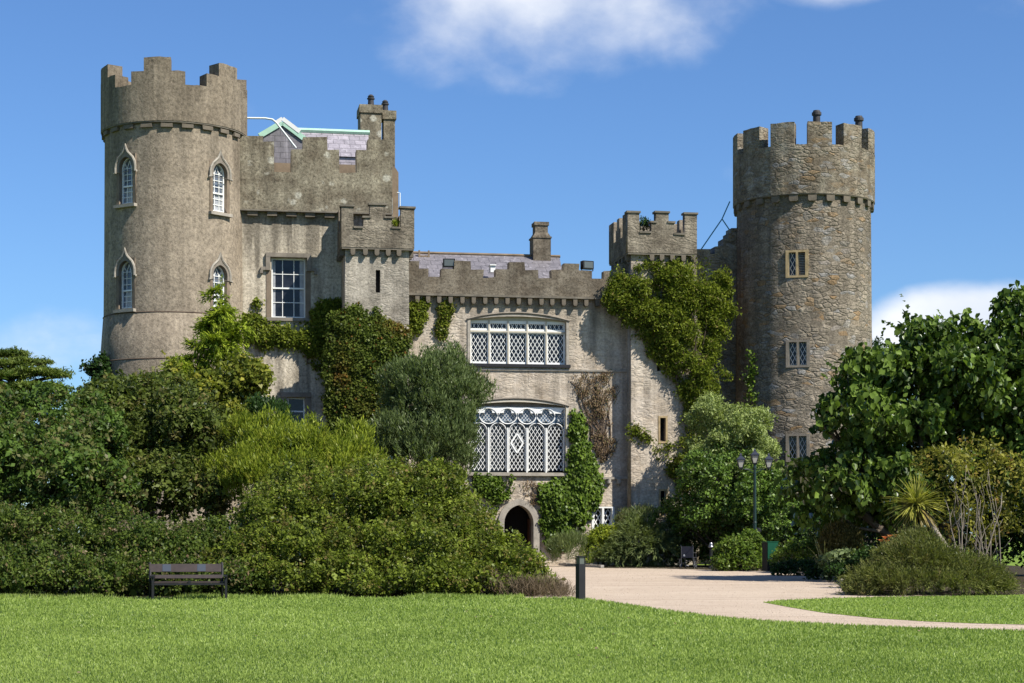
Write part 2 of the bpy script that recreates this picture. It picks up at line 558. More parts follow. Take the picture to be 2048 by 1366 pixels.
M['vine'] = principled('brown_vine_wood', (0.085, 0.06, 0.042), 0.95, var=0.3, vscale=3.0)
M['floodglass'] = principled('floodlight_glass', (0.09, 0.10, 0.09), 0.15, spec=0.6)
M['orange'] = principled('orange_petals', (0.70, 0.27, 0.08), 0.6)
M['blockstone'] = principled('grey_block_stone', (0.33, 0.30, 0.26), 0.95, var=0.3, vscale=5.0, bump=0.5, bscale=18)


def slate_mat(name, c1, c2):
    m = bpy.data.materials.new(name)
    m.use_nodes = True
    t = NT(m.node_tree)
    b = t.n['Principled BSDF']
    b.inputs['Roughness'].default_value = 0.5
    co = t.node('ShaderNodeTexCoord')
    sp = t.node('ShaderNodeSeparateXYZ', {0: (co, 'Object')})
    bv = t.node('ShaderNodeCombineXYZ', {0: (sp, 0), 1: t.math('MULTIPLY', (sp, 2), 1.3)})
    br = t.node('ShaderNodeTexBrick', {'Vector': bv, 'Color1': (*c1, 1), 'Color2': (*c2, 1), 'Mortar': (c1[0] * 0.62, c1[1] * 0.62, c1[2] * 0.62, 1),
                                       'Scale': 1.0, 'Mortar Size': 0.018, 'Brick Width': 0.55, 'Row Height': 0.36, 'Bias': 0.0})
    nz = t.noise((co, 'Object'), 3.0, 6, 0.7)
    mm = t.ramp(nz, [(0.3, 0.75), (0.7, 1.3)])
    c = t.mix(1.0, br, mm, 'MULTIPLY')
    st = t.noise(t.vmath('MULTIPLY', (co, 'Object'), (5, 5, 0.5)), 1.0, 4, 0.6)
    c = t.mix(t.ramp(st, [(0.56, 0.0), (0.75, 0.5)]), c, (0.5, 0.47, 0.5))
    t.l.new(c.outputs[0], b.inputs['Base Color'])
    bp = t.node('ShaderNodeBump', {'Height': (br, 'Fac'), 'Strength': 0.5, 'Distance': -0.03})
    t.l.new(bp.outputs[0], b.inputs['Normal'])
    return m


M['slate'] = slate_mat('purple_slate', (0.140, 0.130, 0.140), (0.160, 0.148, 0.159))
M['slatelight'] = slate_mat('light_purple_slate', (0.22, 0.20, 0.222), (0.30, 0.272, 0.30))


def ground_mat(name, c1, c2, c3, s1, s2, bump=0.6, bs=60, tracks=None):
    m = bpy.data.materials.new(name)
    m.use_nodes = True
    t = NT(m.node_tree)
    b = t.n['Principled BSDF']
    b.inputs['Roughness'].default_value = 0.95
    b.inputs['Specular IOR Level'].default_value = 0.1
    co = t.node('ShaderNodeTexCoord')
    v = (co, 'Object')
    n1_ = t.noise(v, s1, 5, 0.6)
    col = t.ramp(n1_, [(0.32, c1), (0.68, c2)])
    n2_ = t.noise(v, s2, 4, 0.7)
    col = t.mix(t.ramp(n2_, [(0.45, 0.0), (0.75, 0.8)]), col, c3)
    if tracks:
        n4 = t.noise(t.vmath('MULTIPLY', v, (0.10, 0.9, 1.0)), 1.0, 5, 0.6, 1.2)
        col = t.mix(t.ramp(n4, [(0.40, 0.45), (0.50, 0.0)]), col, tracks)
        n5 = t.noise(v, 2.2, 6, 0.7)
        col = t.mix(t.ramp(n5, [(0.58, 0.0), (0.75, 0.5)]), col, tracks)
    t.l.new(col.outputs[0], b.inputs['Base Color'])
    n3 = t.noise(v, bs, 3, 0.6)
    bp = t.node('ShaderNodeBump', {'Height': n3, 'Strength': bump, 'Distance': 0.03})
    t.l.new(bp.outputs[0], b.inputs['Normal'])
    return m


M['lawn'] = ground_mat('lawn_turf', (0.13, 0.20, 0.028), (0.175, 0.25, 0.038), (0.11, 0.165, 0.024), 0.35, 18.0)
M['gravel'] = ground_mat('pale_gravel', (0.42, 0.335, 0.255), (0.49, 0.40, 0.31), (0.36, 0.285, 0.215), 0.4, 9.0, 0.8, 26, tracks=(0.33, 0.255, 0.19))
M['soil'] = ground_mat('bed_soil', (0.03, 0.022, 0.015), (0.05, 0.038, 0.026), (0.06, 0.06, 0.02), 1.0, 14.0)

# ------------------------------------------------------------------ setting: ground sheets
def sheet(name, pts, z, mat):
    me = bpy.data.meshes.new(name)
    me.from_pydata([(x, y, z) for x, y in pts], [], [tuple(range(len(pts)))])
    return tag(link(name, me, mat), kind='structure')


sheet('lawn', [(-1500, -600), (1500, -600), (1500, 2400), (-1500, 2400)], 0.0, M['lawn'])
LAWN_EDGE = [(1040, 1197.5), (1140, 1196), (1180, 1199), (1230, 1206), (1330, 1221.5), (1420, 1233), (1520, 1242.5), (1700, 1252), (1850, 1258), (2048, 1263), (2300, 1270)]
path_poly = [G(*p) for p in LAWN_EDGE] + [(30, 18.5), (30, 44), (16, 50), (14.5, 58), G(1700, 1150), G(1690, 1131), G(1060, 1130), G(1040, 1150)]
sheet('gravel_path', path_poly, 0.008, M['gravel'])
island_px = [(1526, 1205.5), (1560, 1202), (1640, 1198.5), (1720, 1196), (1900, 1193), (2048, 1190), (2500, 1185), (2480, 1258), (2200, 1254), (2048, 1250.5), (1950, 1248), (1850, 1244), (1750, 1237.5), (1650, 1227), (1585, 1216.5)]
island_poly = [(30.0, 45.5) if p == (2500, 1185) else (30.0, 21.0) if p == (2480, 1258) else G(*p) for p in island_px]
sheet('lawn_verge', island_poly, 0.014, M['lawn'])
sheet('planting_bed', [(-60, 44.6), (-13, 44.6), G(1040, 1196), G(1105, 1185), G(1105, 1133), (3.2, 90.2), (-60, 80)], 0.004, M['soil'])
sheet('flower_bed', [(3.5, 90), G(1200, 1136.5), G(1330, 1137.5), G(1440, 1141), G(1530, 1142), G(1610, 1150), G(1680, 1163), G(1700, 1190), (14.4, 46.5), (24, 47), (24, 92)], 0.012, M['soil'])

# ------------------------------------------------------------------ the castle
castle = empty('castle', (O[0], O[1], 0), TH, 'grey stone castle with round battlemented towers behind the shrubs', 'castle')


def flip(v):
    return -v


def put(u, v, z, rz=0.0):
    return Matrix.Translation((u, -v, z)) @ Matrix.Rotation(rz, 4, 'Z')


def lpoly(pts, v):
    return [L(px, py, v) for px, py in pts]


def part(name, me, mats, parent=castle, mat=None, label=None, **kw):
    o = link(name, me, mats, parent, mat, **kw)
    if label:
        o['label'] = label
    return o


def centre(px0, px1, py, v):
    a, z = L(px0, py, v)
    b, _ = L(px1, py, v)
    return (a + b) / 2, z, b - a


# ---- hall wall with its openings
uL, _ = L(800, 600, 0)
uR, _ = L(1270, 600, 0)
zc = L(1020, 592, 0)[1]
up_u, up_z0, up_w = centre(941, 1132, 727, 0)
up_spring = L(1036, 641, 0)[1] - up_z0
up_rise = L(1036, 633, 0)[1] - L(1036, 641, 0)[1]
lo_u, lo_z0, lo_w = centre(939, 1131, 945, 0)
lo_spring = L(1036, 812, 0)[1] - lo_z0
lo_rise = L(1036, 804, 0)[1] - L(1036, 812, 0)[1]
do_u, _, do_w = centre(1008, 1066, 1050, 0)
do_spring = L(1036, 1046, 0)[1]
do_rise = L(1036, 1010, 0)[1] - do_spring
sm_u, sm_z0, sm_w = centre(1183, 1229, 1076, 0)
sm_h = L(1206, 1013, 0)[1] - sm_z0
up_arch = arch(up_w, 0, up_spring, up_rise)
lo_arch = arch(lo_w, 0, lo_spring, lo_rise)
do_arch = arch(do_w, 0.02, do_spring, do_rise)
hall = part('hall_wall', plate([(uL, -0.3), (uR, -0.3), (uR, zc), (uL, zc)],
                               [shift(up_arch, up_u, up_z0), shift(lo_arch, lo_u, lo_z0), shift(do_arch, do_u),
                                shift(arch(sm_w, 0, sm_h, 0), sm_u, sm_z0)], 0.7), M['hall'])

top = [(812, 521), (838, 521), (838, 537), (858, 537), (858, 553), (883, 553), (883, 538), (909, 538), (909, 522), (941, 522), (941, 538), (967, 538.5),
       (967, 555), (992, 555), (992, 538.5), (1018, 538.5), (1018, 523), (1050, 523.5), (1050, 540), (1077, 540), (1077, 556), (1103, 556.5), (1103, 540),
       (1127, 540), (1127, 526), (1158, 526.5), (1158, 541), (1185, 541.5), (1185, 557.5), (1207, 557.5), (1207, 541.5), (1227, 541.5), (1227, 527.5), (1262, 528)]
vp = 0.26


def ragged(pts, amt=0.03):
    return [(x + random.uniform(-amt, amt), z + random.uniform(-amt, amt)) for x, z in pts]


hp = ragged(lpoly(top, vp))
zb = zc
hp_poly = [(hp[0][0], zb)] + hp + [(hp[-1][0], zb)]
hall_par = part('hall_parapet', plate(hp_poly, [], 0.55), M['halltop'], mat=put(0, vp, 0))
mb = MB()
mb.box(hp[0][0], uR, 0, 0.36, -0.10, 0.0)
cor_m = MB()
for px in [834.4, 856, 878, 901, 924.5, 947, 970, 992, 1014.5, 1037, 1059.5, 1082.5, 1104, 1127, 1150, 1172, 1194.5, 1217]:
    u, z = L(px, 600, 0.2)
    c = MB()
    c.prism([(-0.10, 0), (-0.10, -0.26), (-0.06, -0.34), (0.06, -0.34), (0.10, -0.26), (0.10, 0)], -0.30, 0.0)
    c.build('corbel', M['corbel'], hall_par, put(u, -0.26, zc - 0.105))
s = MB()
s.box(hp[0][0], uR, -0.33, 0.0, zc - 0.10, zc - 0.004)
s.build('string_course', M['coping'], hall_par, put(0, -0.26, 0))
# string course between the two great windows and below it at the right
s = MB()
u0, z0 = L(960, 738, 0)
u1, z1 = L(1256, 741, 0)
s.box(u0, u1, -0.07, 0.0, z0 - 0.05, z0 + 0.05, jit=0.012)
s.build('string_course', M['dressed'], castle)
s = MB()
u2, z2 = L(1205, 956, 0)
s.box(u2, u1, -0.10, 0.0, z2 - 0.06, z2 + 0.06, jit=0.012)
s.build('string_course', M['dressed'], castle)
for px in (1217, 1237):
    u, z = L(px, 961, 0)
    c = MB()
    c.lathe([(0.03, -0.22), (0.11, -0.14), (0.12, 0.02), (0.13, 0.08)], 10)
    c.build('corbel', M['dressed'], castle, put(u, 0.08, z))


# ---- windows
def arch_band(wd, z0, zs, rise, band, n=8):
    """ring between the opening and an outline grown by the band, as outer and inner outlines"""
    inner = arch(wd, z0, zs, rise, n)
    outer = arch(wd + 2 * band, z0, zs + (0 if rise else band), rise + band if rise else 0, n)
    return outer, inner


def great_window(u, z0, wd, zs, rise, kind):
    root = empty('window')
    root.parent = castle
    root.matrix_local = put(u, 0, z0)
    # moulded stone surround standing proud of the wall
    outer, inner = arch_band(wd, 0.0, zs, rise, 0.15)
    o = link('surround', plate(outer, [], 0.02) if False else plate(outer, [shift(arch(wd + 0.02, 0.012, zs, rise), 0)], 0.06), M['paleframe'] if kind == 'lower' else M['dressed'], root, Matrix.Translation((0, -0.05, 0)))
    hm = MB()
    top_o = [p for p in arch(wd + 0.34, 0, zs + 0.02, rise + 0.15)][1:-1]
    hm.tube([(x, -0.06, z) for x, z in top_o], 0.055, 5)
    hm.build('hood_mould', M['darkdress'], root)
    s = MB()
    s.box(-wd / 2 - 0.2, wd / 2 + 0.2, -0.16, 0.30, -0.15, 0.0)
    s.build('sill', M['dressed'] if kind == 'lower' else M['greyblack'], root)
    g = MB()
    gy = 0.36 if kind == 'upper' else 0.28
    g.box(-wd / 2, wd / 2, gy, gy + 0.02, 0, zs + rise)
    g.build('glass', M['glass'], root)
    lw = wd / 5
    fr, ld = MB(), MB()
    if kind == 'upper':
        zt = zs - 0.55
        zt2 = zs - 0.44
        h = zs - 0.02
        fr_out = [(-wd / 2, 0), (wd / 2, 0), (wd / 2, zs), (-wd / 2, zs)]
        holes = []
        for i in range(5):
            c = -wd / 2 + lw * (i + 0.5)
            a = lw / 2 - 0.085
            lo = [(c - a, 0.13), (c + a, 0.13), (c + a, zt - 0.07), (c - a, zt - 0.07)]
            hi = [(c - a, zt2 + 0.05), (c + a, zt2 + 0.05), (c + a, h - 0.12), (c - a, h - 0.12)]
            holes += [lo, hi]
            lattice(ld, lo, 0.212, 1.62, 0.022, 0.29, 0.305)
            lattice(ld, hi, 0.212, 1.62, 0.022, 0.29, 0.305)
        link('casement', plate(fr_out, holes, 0.09), M['white'], root, Matrix.Translation((0, 0.245, 0)))
        head = [(-wd / 2, zs)] + [p for p in arch(wd, 0, zs, rise)][2:-2] + [(wd / 2, zs)]
        link('head_panel', plate(head, [], 0.1), M['paleframe'], root, Matrix.Translation((0, 0.24, 0)))
        mu = MB()
        for i in range(1, 5):
            mu.box(-wd / 2 + lw * i - 0.035, -wd / 2 + lw * i + 0.035, 0.17, 0.243, 0, zs - 0.003)
        mu.box(-wd / 2, wd / 2, 0.175, 0.242, zt - 0.02, zt + 0.06)
        mu.build('mullion', M['paleframe'], root)
    else:
        z_sp = L(0, 862, 0)[1] - L(0, 945, 0)[1]
        z_sp = (945 - 861) / F * 90.2
        z_ap = (945 - 848) / F * 90.2
        tz = (945 - 831.5) / F * 90.2
        tr = lw * 0.40
        holes = []
        lobes = []
        for i in range(5):
            c = -wd / 2 + lw * (i + 0.5)
            a = lw / 2 - 0.10
            lt = shift(arch(2 * a, 0.12, z_sp, z_ap - z_sp, 6), c)
            holes.append(lt)
            lattice(ld, lt, 0.20, 1.55, 0.022, 0.19, 0.205, phase=0.02 * i)
        k = 0.195
        for i in range(6):
            c = -wd / 2 + lw * i
            pts = []
            for (ox, oz, a0) in ((0, 0.165, -30), (-0.175, -0.09, 90), (0.175, -0.09, 210)):
                seg = []
                for j in range(11):
                    an = R(a0 + 240 * j / 10)
                    seg.append((c + ox + k * math.cos(an), tz + oz + k * math.sin(an)))
                pts += seg
            if i == 0:
                pts = [(max(x, c + 0.05), z) for x, z in pts]
            if i == 5:
                pts = [(min(x, c - 0.05), z) for x, z in pts]
            holes.append(pts)
            lobes.append((c, tz))
        z_top = (945 - 813.5) / F * 90.2
        head = [(-wd / 2, 0), (-wd / 2, z_top), (wd / 2, z_top), (wd / 2, 0)]
        soffit_shade = MB()
        soffit_shade.box(-wd / 2, wd / 2, 0.20, 0.26, z_top + 0.003, zs + rise)
        soffit_shade.build('head_panel', M['darkdress'], root)  # dark panel stands in for the shadow under the arch soffit
        link('tracery', plate(head, holes, 0.11), M['white'], root, Matrix.Translation((0, 0.13, 0)))
        bg_ = MB()
        bg_.box(-wd / 2 + 0.01, wd / 2 - 0.01, 0.26, 0.27, z_ap + 0.03, z_top - 0.01)
        bg_.build('tinted_glass', M['blueglass'], root)
        lt2 = MB()
        for i, (c, z) in enumerate(lobes):
            x0, x1 = max(c - 0.34, -wd / 2 + 0.04), min(c + 0.34, wd / 2 - 0.04)
            lattice(lt2, [(x0, z - 0.3), (x1, z - 0.3), (x1, z + 0.33), (x0, z + 0.33)], 0.16, 1.2, 0.016, 0.244, 0.252)
        lt2.build('leading', M['lead'], root)
        # raised rings, ogee heads and mullion shafts
        for i, (c, z) in enumerate(lobes):
            rr = lw * 0.47
            pts = []
            for j in range(25):
                an = R(-90 + 360 * j / 24)
                x = c + rr * math.cos(an)
                if abs(x) <= wd / 2 - 0.02:
                    pts.append((x, 0.118, z - 0.0 + rr * 0.86 * math.sin(an)))
            if 0 < i < 5:
                fr.tube(pts, 0.028, 5)
        for i in range(5):
            c = -wd / 2 + lw * (i + 0.5)
            a = lw / 2 - 0.07
            o2 = shift(arch(2 * a, 0.08, z_sp, z_ap - z_sp + 0.06, 6), c)
            fr.tube([(x, 0.122, z) for x, z in o2], 0.022, 4)
        for i in range(1, 5):
            x = -wd / 2 + lw * i
            fr.box(x - 0.03, x + 0.03, 0.06, 0.129, 0, z_sp + 0.15)
        fr.build('mullion', M['white'], root)
        # heraldic-looking lozenge frame in the middle light
        dm = MB()
        za, zb_, zc_ = (945 - 866) / F * 90.2, (945 - 885) / F * 90.2, (945 - 905) / F * 90.2
        for p, q in (((0, za), (0.30, zb_)), ((0.30, zb_), (0, zc_)), ((0, zc_), (-0.30, zb_)), ((-0.30, zb_), (0, za))):
            bar(dm, p, q, 0.075, 0.162, 0.184)
        dm.build('lozenge', M['white'], root)
    ld.build('lattice', M['white'], root)
    return root


great_window(up_u, up_z0, up_w, up_spring, up_rise, 'upper')
great_window(lo_u, lo_z0, lo_w, lo_spring, lo_rise, 'lower')

# arched doorway
door = empty('doorway')
door.parent = castle
door.matrix_local = put(do_u, 0, 0)
outer, inner = arch_band(do_w, 0.02, do_spring, do_rise, 0.30)
link('arch_surround', plate(outer, [arch(do_w + 0.01, 0.03, do_spring, do_rise)], 0.16), M['dressed'], door, Matrix.Translation((0, -0.13, 0)))
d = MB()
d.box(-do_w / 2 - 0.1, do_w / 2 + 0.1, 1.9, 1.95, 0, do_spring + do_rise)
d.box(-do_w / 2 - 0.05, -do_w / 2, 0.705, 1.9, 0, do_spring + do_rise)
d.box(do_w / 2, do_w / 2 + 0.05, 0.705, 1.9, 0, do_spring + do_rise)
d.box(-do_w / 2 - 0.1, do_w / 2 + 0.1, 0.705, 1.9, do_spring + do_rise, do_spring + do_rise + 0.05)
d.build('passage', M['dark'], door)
for sg in (-1, 1):
    l_ = MB()
    l_.box(sg * (do_w / 2 - 0.05) - 0.03, sg * (do_w / 2 - 0.05) + 0.03, 0.5, 1.1, 0.02, do_spring + 0.2)
    l_.build('door_leaf', M['door'], door)


def lattice_window(name, u, v, z0, wd, h, rz=0.0, lights=1, mats=('ochrestone', 'paleframe'), louvre=None, jamb=0.11, wall_cut=True, pitch=0.2, slope=1.9, lead='lead', leadw=0.028):
    """small stone-framed window with diamond leading; the frame stands 3 cm proud of the wall"""
    root = empty(name)
    root.parent = castle
    root.matrix_local = put(u, v, z0, rz)
    outer = [(-wd / 2 - jamb, -jamb), (wd / 2 + jamb, -jamb), (wd / 2 + jamb, h + jamb), (-wd / 2 - jamb, h + jamb)]
    lw = wd / lights
    holes = []
    for i in range(lights):
        c = -wd / 2 + lw * (i + 0.5)
        a = lw / 2 - (0.05 if lights > 1 else 0.0)
        holes.append([(c - a, 0), (c + a, 0), (c + a, h), (c - a, h)])
    link('surround', plate(outer, holes, 0.35), M[mats[0]], root, Matrix.Translation((0, -0.03, 0)))
    g = MB()
    g.box(-wd / 2, wd / 2, 0.24, 0.26, 0, h)
    g.build('glass', M['glass'], root)
    ld = MB()
    fr = MB()
    for i, hl in enumerate(holes):
        x0, x1 = hl[0][0], hl[1][0]
        fr.box(x0 - 0.01, x0 + 0.035, 0.16, 0.22, 0.0, h)
        fr.box(x1 - 0.035, x1 + 0.01, 0.16, 0.22, 0.0, h)
        fr.box(x0, x1, 0.158, 0.222, 0.0, 0.05)
        if louvre == i:
            lv = MB()
            k = 13
            for j in range(k):
                z = 0.06 + (h - 0.08) * j / k
                lv.add([(x0 + 0.03, 0.10, z), (x1 - 0.03, 0.10, z), (x1 - 0.03, 0.19, z + h / k * 0.62), (x0 + 0.03, 0.19, z + h / k * 0.62)], [(0, 1, 2, 3)])
            lv.build('louvre', M['paleframe'], root)
        else:
            lattice(ld, [(x0 + 0.03, 0.04), (x1 - 0.03, 0.04), (x1 - 0.03, h), (x0 + 0.03, h)], pitch, slope, leadw, 0.19, 0.20)
    fr.build('frame', M[mats[1]], root)
    if ld.V:
        ld.build('lattice', M[lead], root)
    return root


# low white lattice window beside the door
lattice_window('window', sm_u, 0, sm_z0 + 0.06, sm_w - 0.16, sm_h - 0.14, lights=2, mats=('white', 'white'), jamb=0.07, pitch=0.24, slope=1.75, lead='white', leadw=0.04)

# ---- hall roof, chimney, vent
vr = -4.2
eave_v, eave_z = -0.55, zc + 0.55
r0, rz0 = L(790, 507, vr)
r1, rz1 = L(1119, 513, vr)
rz_ = (rz0 + rz1) / 2
e0, _ = L(790, 540, eave_v)
e1, _ = L(1131, 545, eave_v)
mb = MB()
mb.add([(e0, -eave_v, eave_z), (e1, -eave_v, eave_z), (r1, -vr, rz_), (r0, -vr, rz_), (e0, 8.0, eave_z), (e1, 8.0, eave_z)],
       [(0, 1, 2, 3), (3, 2, 5, 4), (1, 5, 2), (0, 3, 4)])
hroof = mb.build('hall_roof', M['slate'], castle)
mb = MB()
mb.tube([(r0, -vr, rz_ + 0.03), (r1 + 0.03, -vr, rz_ + 0.03)], 0.085, 6)
mb.build('ridge', M['rust'], hroof)
u, z = L(985, 541, eave_v - 0.4)
mb = MB()
mb.box(-0.12, 0.12, -0.25, 0.25, -0.1, 0.22)
mb.box(-0.16, 0.16, -0.32, 0.28, 0.222, 0.27)
mb.build('roof_vent', M['white'], hroof, put(u, eave_v - 0.5, z))
mb = MB()
for px in (838, 857):
    u, z = L(px, 511, vr + 0.3)
    mb.box(u - 0.04, u + 0.04, -vr - 0.45, -vr - 0.35, rz_ - 0.35, rz_ + 0.1)
ua, _ = L(838, 512, vr + 0.3)
ub, _ = L(857, 512, vr + 0.3)
mb.box(ua, ub, -vr - 0.43, -vr - 0.38, rz_ - 0.22, rz_ - 0.16)
mb.build('roof_ladder_hook', M['rust'], hroof)
# chimney on the ridge
mb = MB()
cu0, cz0 = L(1063, 480, vr)
cu1, _ = L(1098, 480, vr)
cm, cw = (cu0 + cu1) / 2, (cu1 - cu0)
z_a = L(1080, 479, vr)[1]
z_b = L(1080, 467, vr)[1]
z_c = L(1080, 453, vr)[1]
z_d = L(1080, 446, vr)[1]
mb.box(-cw / 2, cw / 2, -0.5, 0.5, rz_ - 1.0, z_a)
mb.box(-cw / 2 - 0.04, cw / 2 + 0.04, -0.54, 0.54, z_a, z_a + 0.08)
w2 = cw * 0.36
mb.add([(-cw / 2, -0.5, z_a + 0.08), (cw / 2, -0.5, z_a + 0.08), (cw / 2, 0.5, z_a + 0.08), (-cw / 2, 0.5, z_a + 0.08), (-w2, -0.36, z_b), (w2, -0.36, z_b), (w2, 0.36, z_b), (-w2, 0.36, z_b)],
       [(0, 1, 5, 4), (1, 2, 6, 5), (2, 3, 7, 6), (3, 0, 4, 7)])
mb.box(-w2, w2, -0.36, 0.36, z_b, z_c)
mb.box(-w2 - 0.05, w2 + 0.05, -0.41, 0.41, z_c, z_d)
mb.build('chimney', M['halltop'], castle, put(cm, vr, 0))

# ---- left wing
vw, vwp = -1.0, -0.68
wz = L(585, 423, vw)[1]
wu0, _ = L(452, 500, vw)
wu1, _ = L(786, 500, vw)
wwin_u, wwin_z0, wwin_w = centre(543, 611, 635, vw)
wwin_h = L(577, 516, vw)[1] - wwin_z0
lw_u, lw_z0, lw_w = centre(575, 610, 850, vw)
lw_h = L(592, 795, vw)[1] - lw_z0
part('wing_wall', plate([(wu0, -0.3), (wu1, -0.3), (wu1, wz), (wu0, wz)],
                        [shift(arch(wwin_w, 0, wwin_h, 0), wwin_u, wwin_z0), shift(arch(lw_w, 0, lw_h, 0), lw_u, lw_z0)], 0.8), M['wing'], mat=put(0, vw, 0))
wtop = [(470, 272), (526, 272.5), (526, 283), (549, 283), (549, 343), (583, 344), (583, 298), (607, 298), (607, 274), (655, 274.5), (655, 299), (679, 299), (679, 345.5), (713, 346),
        (713, 299.5), (736, 299.5), (736, 278), (784, 279)]
wp = ragged(lpoly(wtop, vwp), 0.025)
wing_par = part('wing_parapet', plate([(wp[0][0], wz)] + wp + [(wp[-1][0], wz)], [], 0.7), M['wingtop'], mat=put(0, vwp, 0))
s = MB()
s.box(wp[0][0], wp[-1][0], -0.36, 0.0, wz - 0.07, wz - 0.004)
s.build('string_course', M['coping'], wing_par, put(0, vw - vwp, 0))
for px in (505, 544, 582.5, 620, 658.5):
    u, z = L(px, 426, vw)
    c = MB()
    c.box(-0.24, 0.24, -0.26, 0.0, -0.20, 0.0, jit=0.015)
    c.build('corbel', M['corbel'], wing_par, put(u, vw - vwp, wz - 0.075))
# side and back walls of the wing, low inner wall behind the battlements
mb = MB()
mb.box(wp[-1][0] - 0.8, wp[-1][0], 0.7, 9.0, wz + 0.005, wz + 2.2)
mb.box(wu1 - 0.8, wu1, 0.8, 9.0, -0.3, wz)
mb.box(wu0, wu1 - 0.8, 8.2, 9.0, -0.3, wz + 1.2)
mb.build('wing_side_wall', M['wing'], castle, put(0, vw, 0))
mb = MB()
zi = L(570, 326, vw - 2.4)[1]
ia, _ = L(500, 326, vw - 2.4)
ib, _ = L(775, 326, vw - 2.4)
zi2 = L(690, 329, vw - 2.4)[1]
mb.box(ia, (ia + ib) / 2, 2.4, 2.8, wz, zi)
mb.box((ia + ib) / 2, ib, 2.4, 2.8, wz, zi2)
mb.box(ia, ib, 0.75, 2.4, wz, wz + 0.4)
mb.build('roof_gutter_wall', M['rust'], castle, put(0, vw, 0))
# slate gable and main roof
vg = vw - 3.0
gab = lpoly([(519, 273), (565, 246), (609, 279), (609, 332), (519, 332)], vg)
mb = MB()
mb.prism(gab, 0.0, 0.2)
g_l, g_a, g_r = gab[0], gab[1], gab[2]
mb.add([(g_l[0], 0.2, g_l[1]), (g_a[0], 0.2, g_a[1]), (g_a[0], 4.5, g_a[1]), (g_l[0], 4.5, g_l[1])], [(0, 1, 2, 3)])
mb.add([(g_r[0], 0.2, g_r[1]), (g_a[0], 0.2, g_a[1]), (g_a[0], 4.5, g_a[1]), (g_r[0], 4.5, g_r[1])], [(3, 2, 1, 0)])
wroof = mb.build('wing_gable_roof', M['slate'], castle, put(0, vg, 0))
mb = MB()
for p, q in ((g_l, g_a), (g_a, g_r)):
    bar(mb, (p[0], p[1] + 0.02), (q[0], q[1] + 0.02), 0.26, -0.09, 0.12)
mb.build('verge_board', M['copper'], wroof)
mb = MB()
bar(mb, (g_a[0] - 0.30, g_a[1] + 0.0), (g_a[0], g_a[1] + 0.2), 0.2, -0.10, -0.092)
bar(mb, (g_a[0], g_a[1] + 0.2), (g_a[0] + 0.85, g_a[1] - 0.42), 0.2, -0.11, -0.094)
mb.build('lead_flashing', M['lead'], wroof)
vr2 = vw - 5.2
a0, az0 = L(575, 263, vr2)
a1, az1 = L(737, 266, vr2)
azm = (az0 + az1) / 2
b0, bz0 = L(575, 309, vw - 3.4)
b1, bz1 = L(737, 309, vw - 3.4)
mb = MB()
mb.add([(b0, -(vw - 3.4), bz0), (b1, -(vw - 3.4), bz0), (a1, -vr2, azm), (a0, -vr2, azm), (b0, -(vr2 - 2), bz0), (b1, -(vr2 - 2), bz0)],
       [(0, 1, 2, 3), (3, 2, 5, 4), (1, 5, 2), (0, 3, 4)])
mb.box(b0, b1, -(vw - 3.4) + 0.1, -(vr2 - 2) - 0.1, wz, bz0 - 0.02)
wr2 = mb.build('wing_roof', M['slatelight'], castle)
mb = MB()
mb.tube([(a0, -vr2 - 0.05, azm + 0.04), (a1 + 0.05, -vr2 - 0.05, azm + 0.04)], 0.13, 6)
mb.build('ridge', M['copper'], wr2)

# wing chimney with two pots
vch = vw - 6.2
for (pa, pb, yt, yc, ypot, pot, dv) in ((717, 763, 209, 225, 189, 742, 0.0), (763.5, 790, 221, 238, 200, 770.5, -0.6)):
    ua, zt = L(pa + 4, yt, vch + dv)
    ub, _ = L(pb, yt, vch + dv)
    zcap = L(pa, yc, vch + dv)[1]
    mb = MB()
    dpt = 1.5 if dv == 0 else 0.9
    mb.box(ua, ub, 0, dpt, wz, zcap)
    mb.box(ua - 0.06, ub + 0.06, -0.07, dpt + 0.07, zcap, zt, jit=0.012)
    ch = mb.build('chimney', M['wingtop'], castle, put(0, vch + dv, 0))
    up_, zp = L(pot, ypot, vch + dv - 0.4)
    hh = zp - zt
    mb = MB()
    mb.lathe([(0.17, 0), (0.15, hh * 0.6), (0.20, hh * 0.62), (0.20, hh * 0.72), (0.14, hh * 0.74), (0.17, hh * 0.86), (0.08, hh)], 12)
    mb.build('chimney_pot', M['clay'], ch, Matrix.Translation((up_, 0.45, zt)))
mb = MB()
ua, _ = L(775, 450, vch - 0.4)
ub, zz = L(797, 333, vch - 0.4)
zs2 = L(790, 345, vch - 0.4)[1]
ubm, _ = L(789, 333, vch - 0.4)
mb.prism([(ua, 3), (ub, 3), (ub, zs2), (ubm, zz), (ua, zz)], 0, 1.4)
mb.build('chimney_breast', M['rust'], castle, put(0, vch - 0.4, 0))


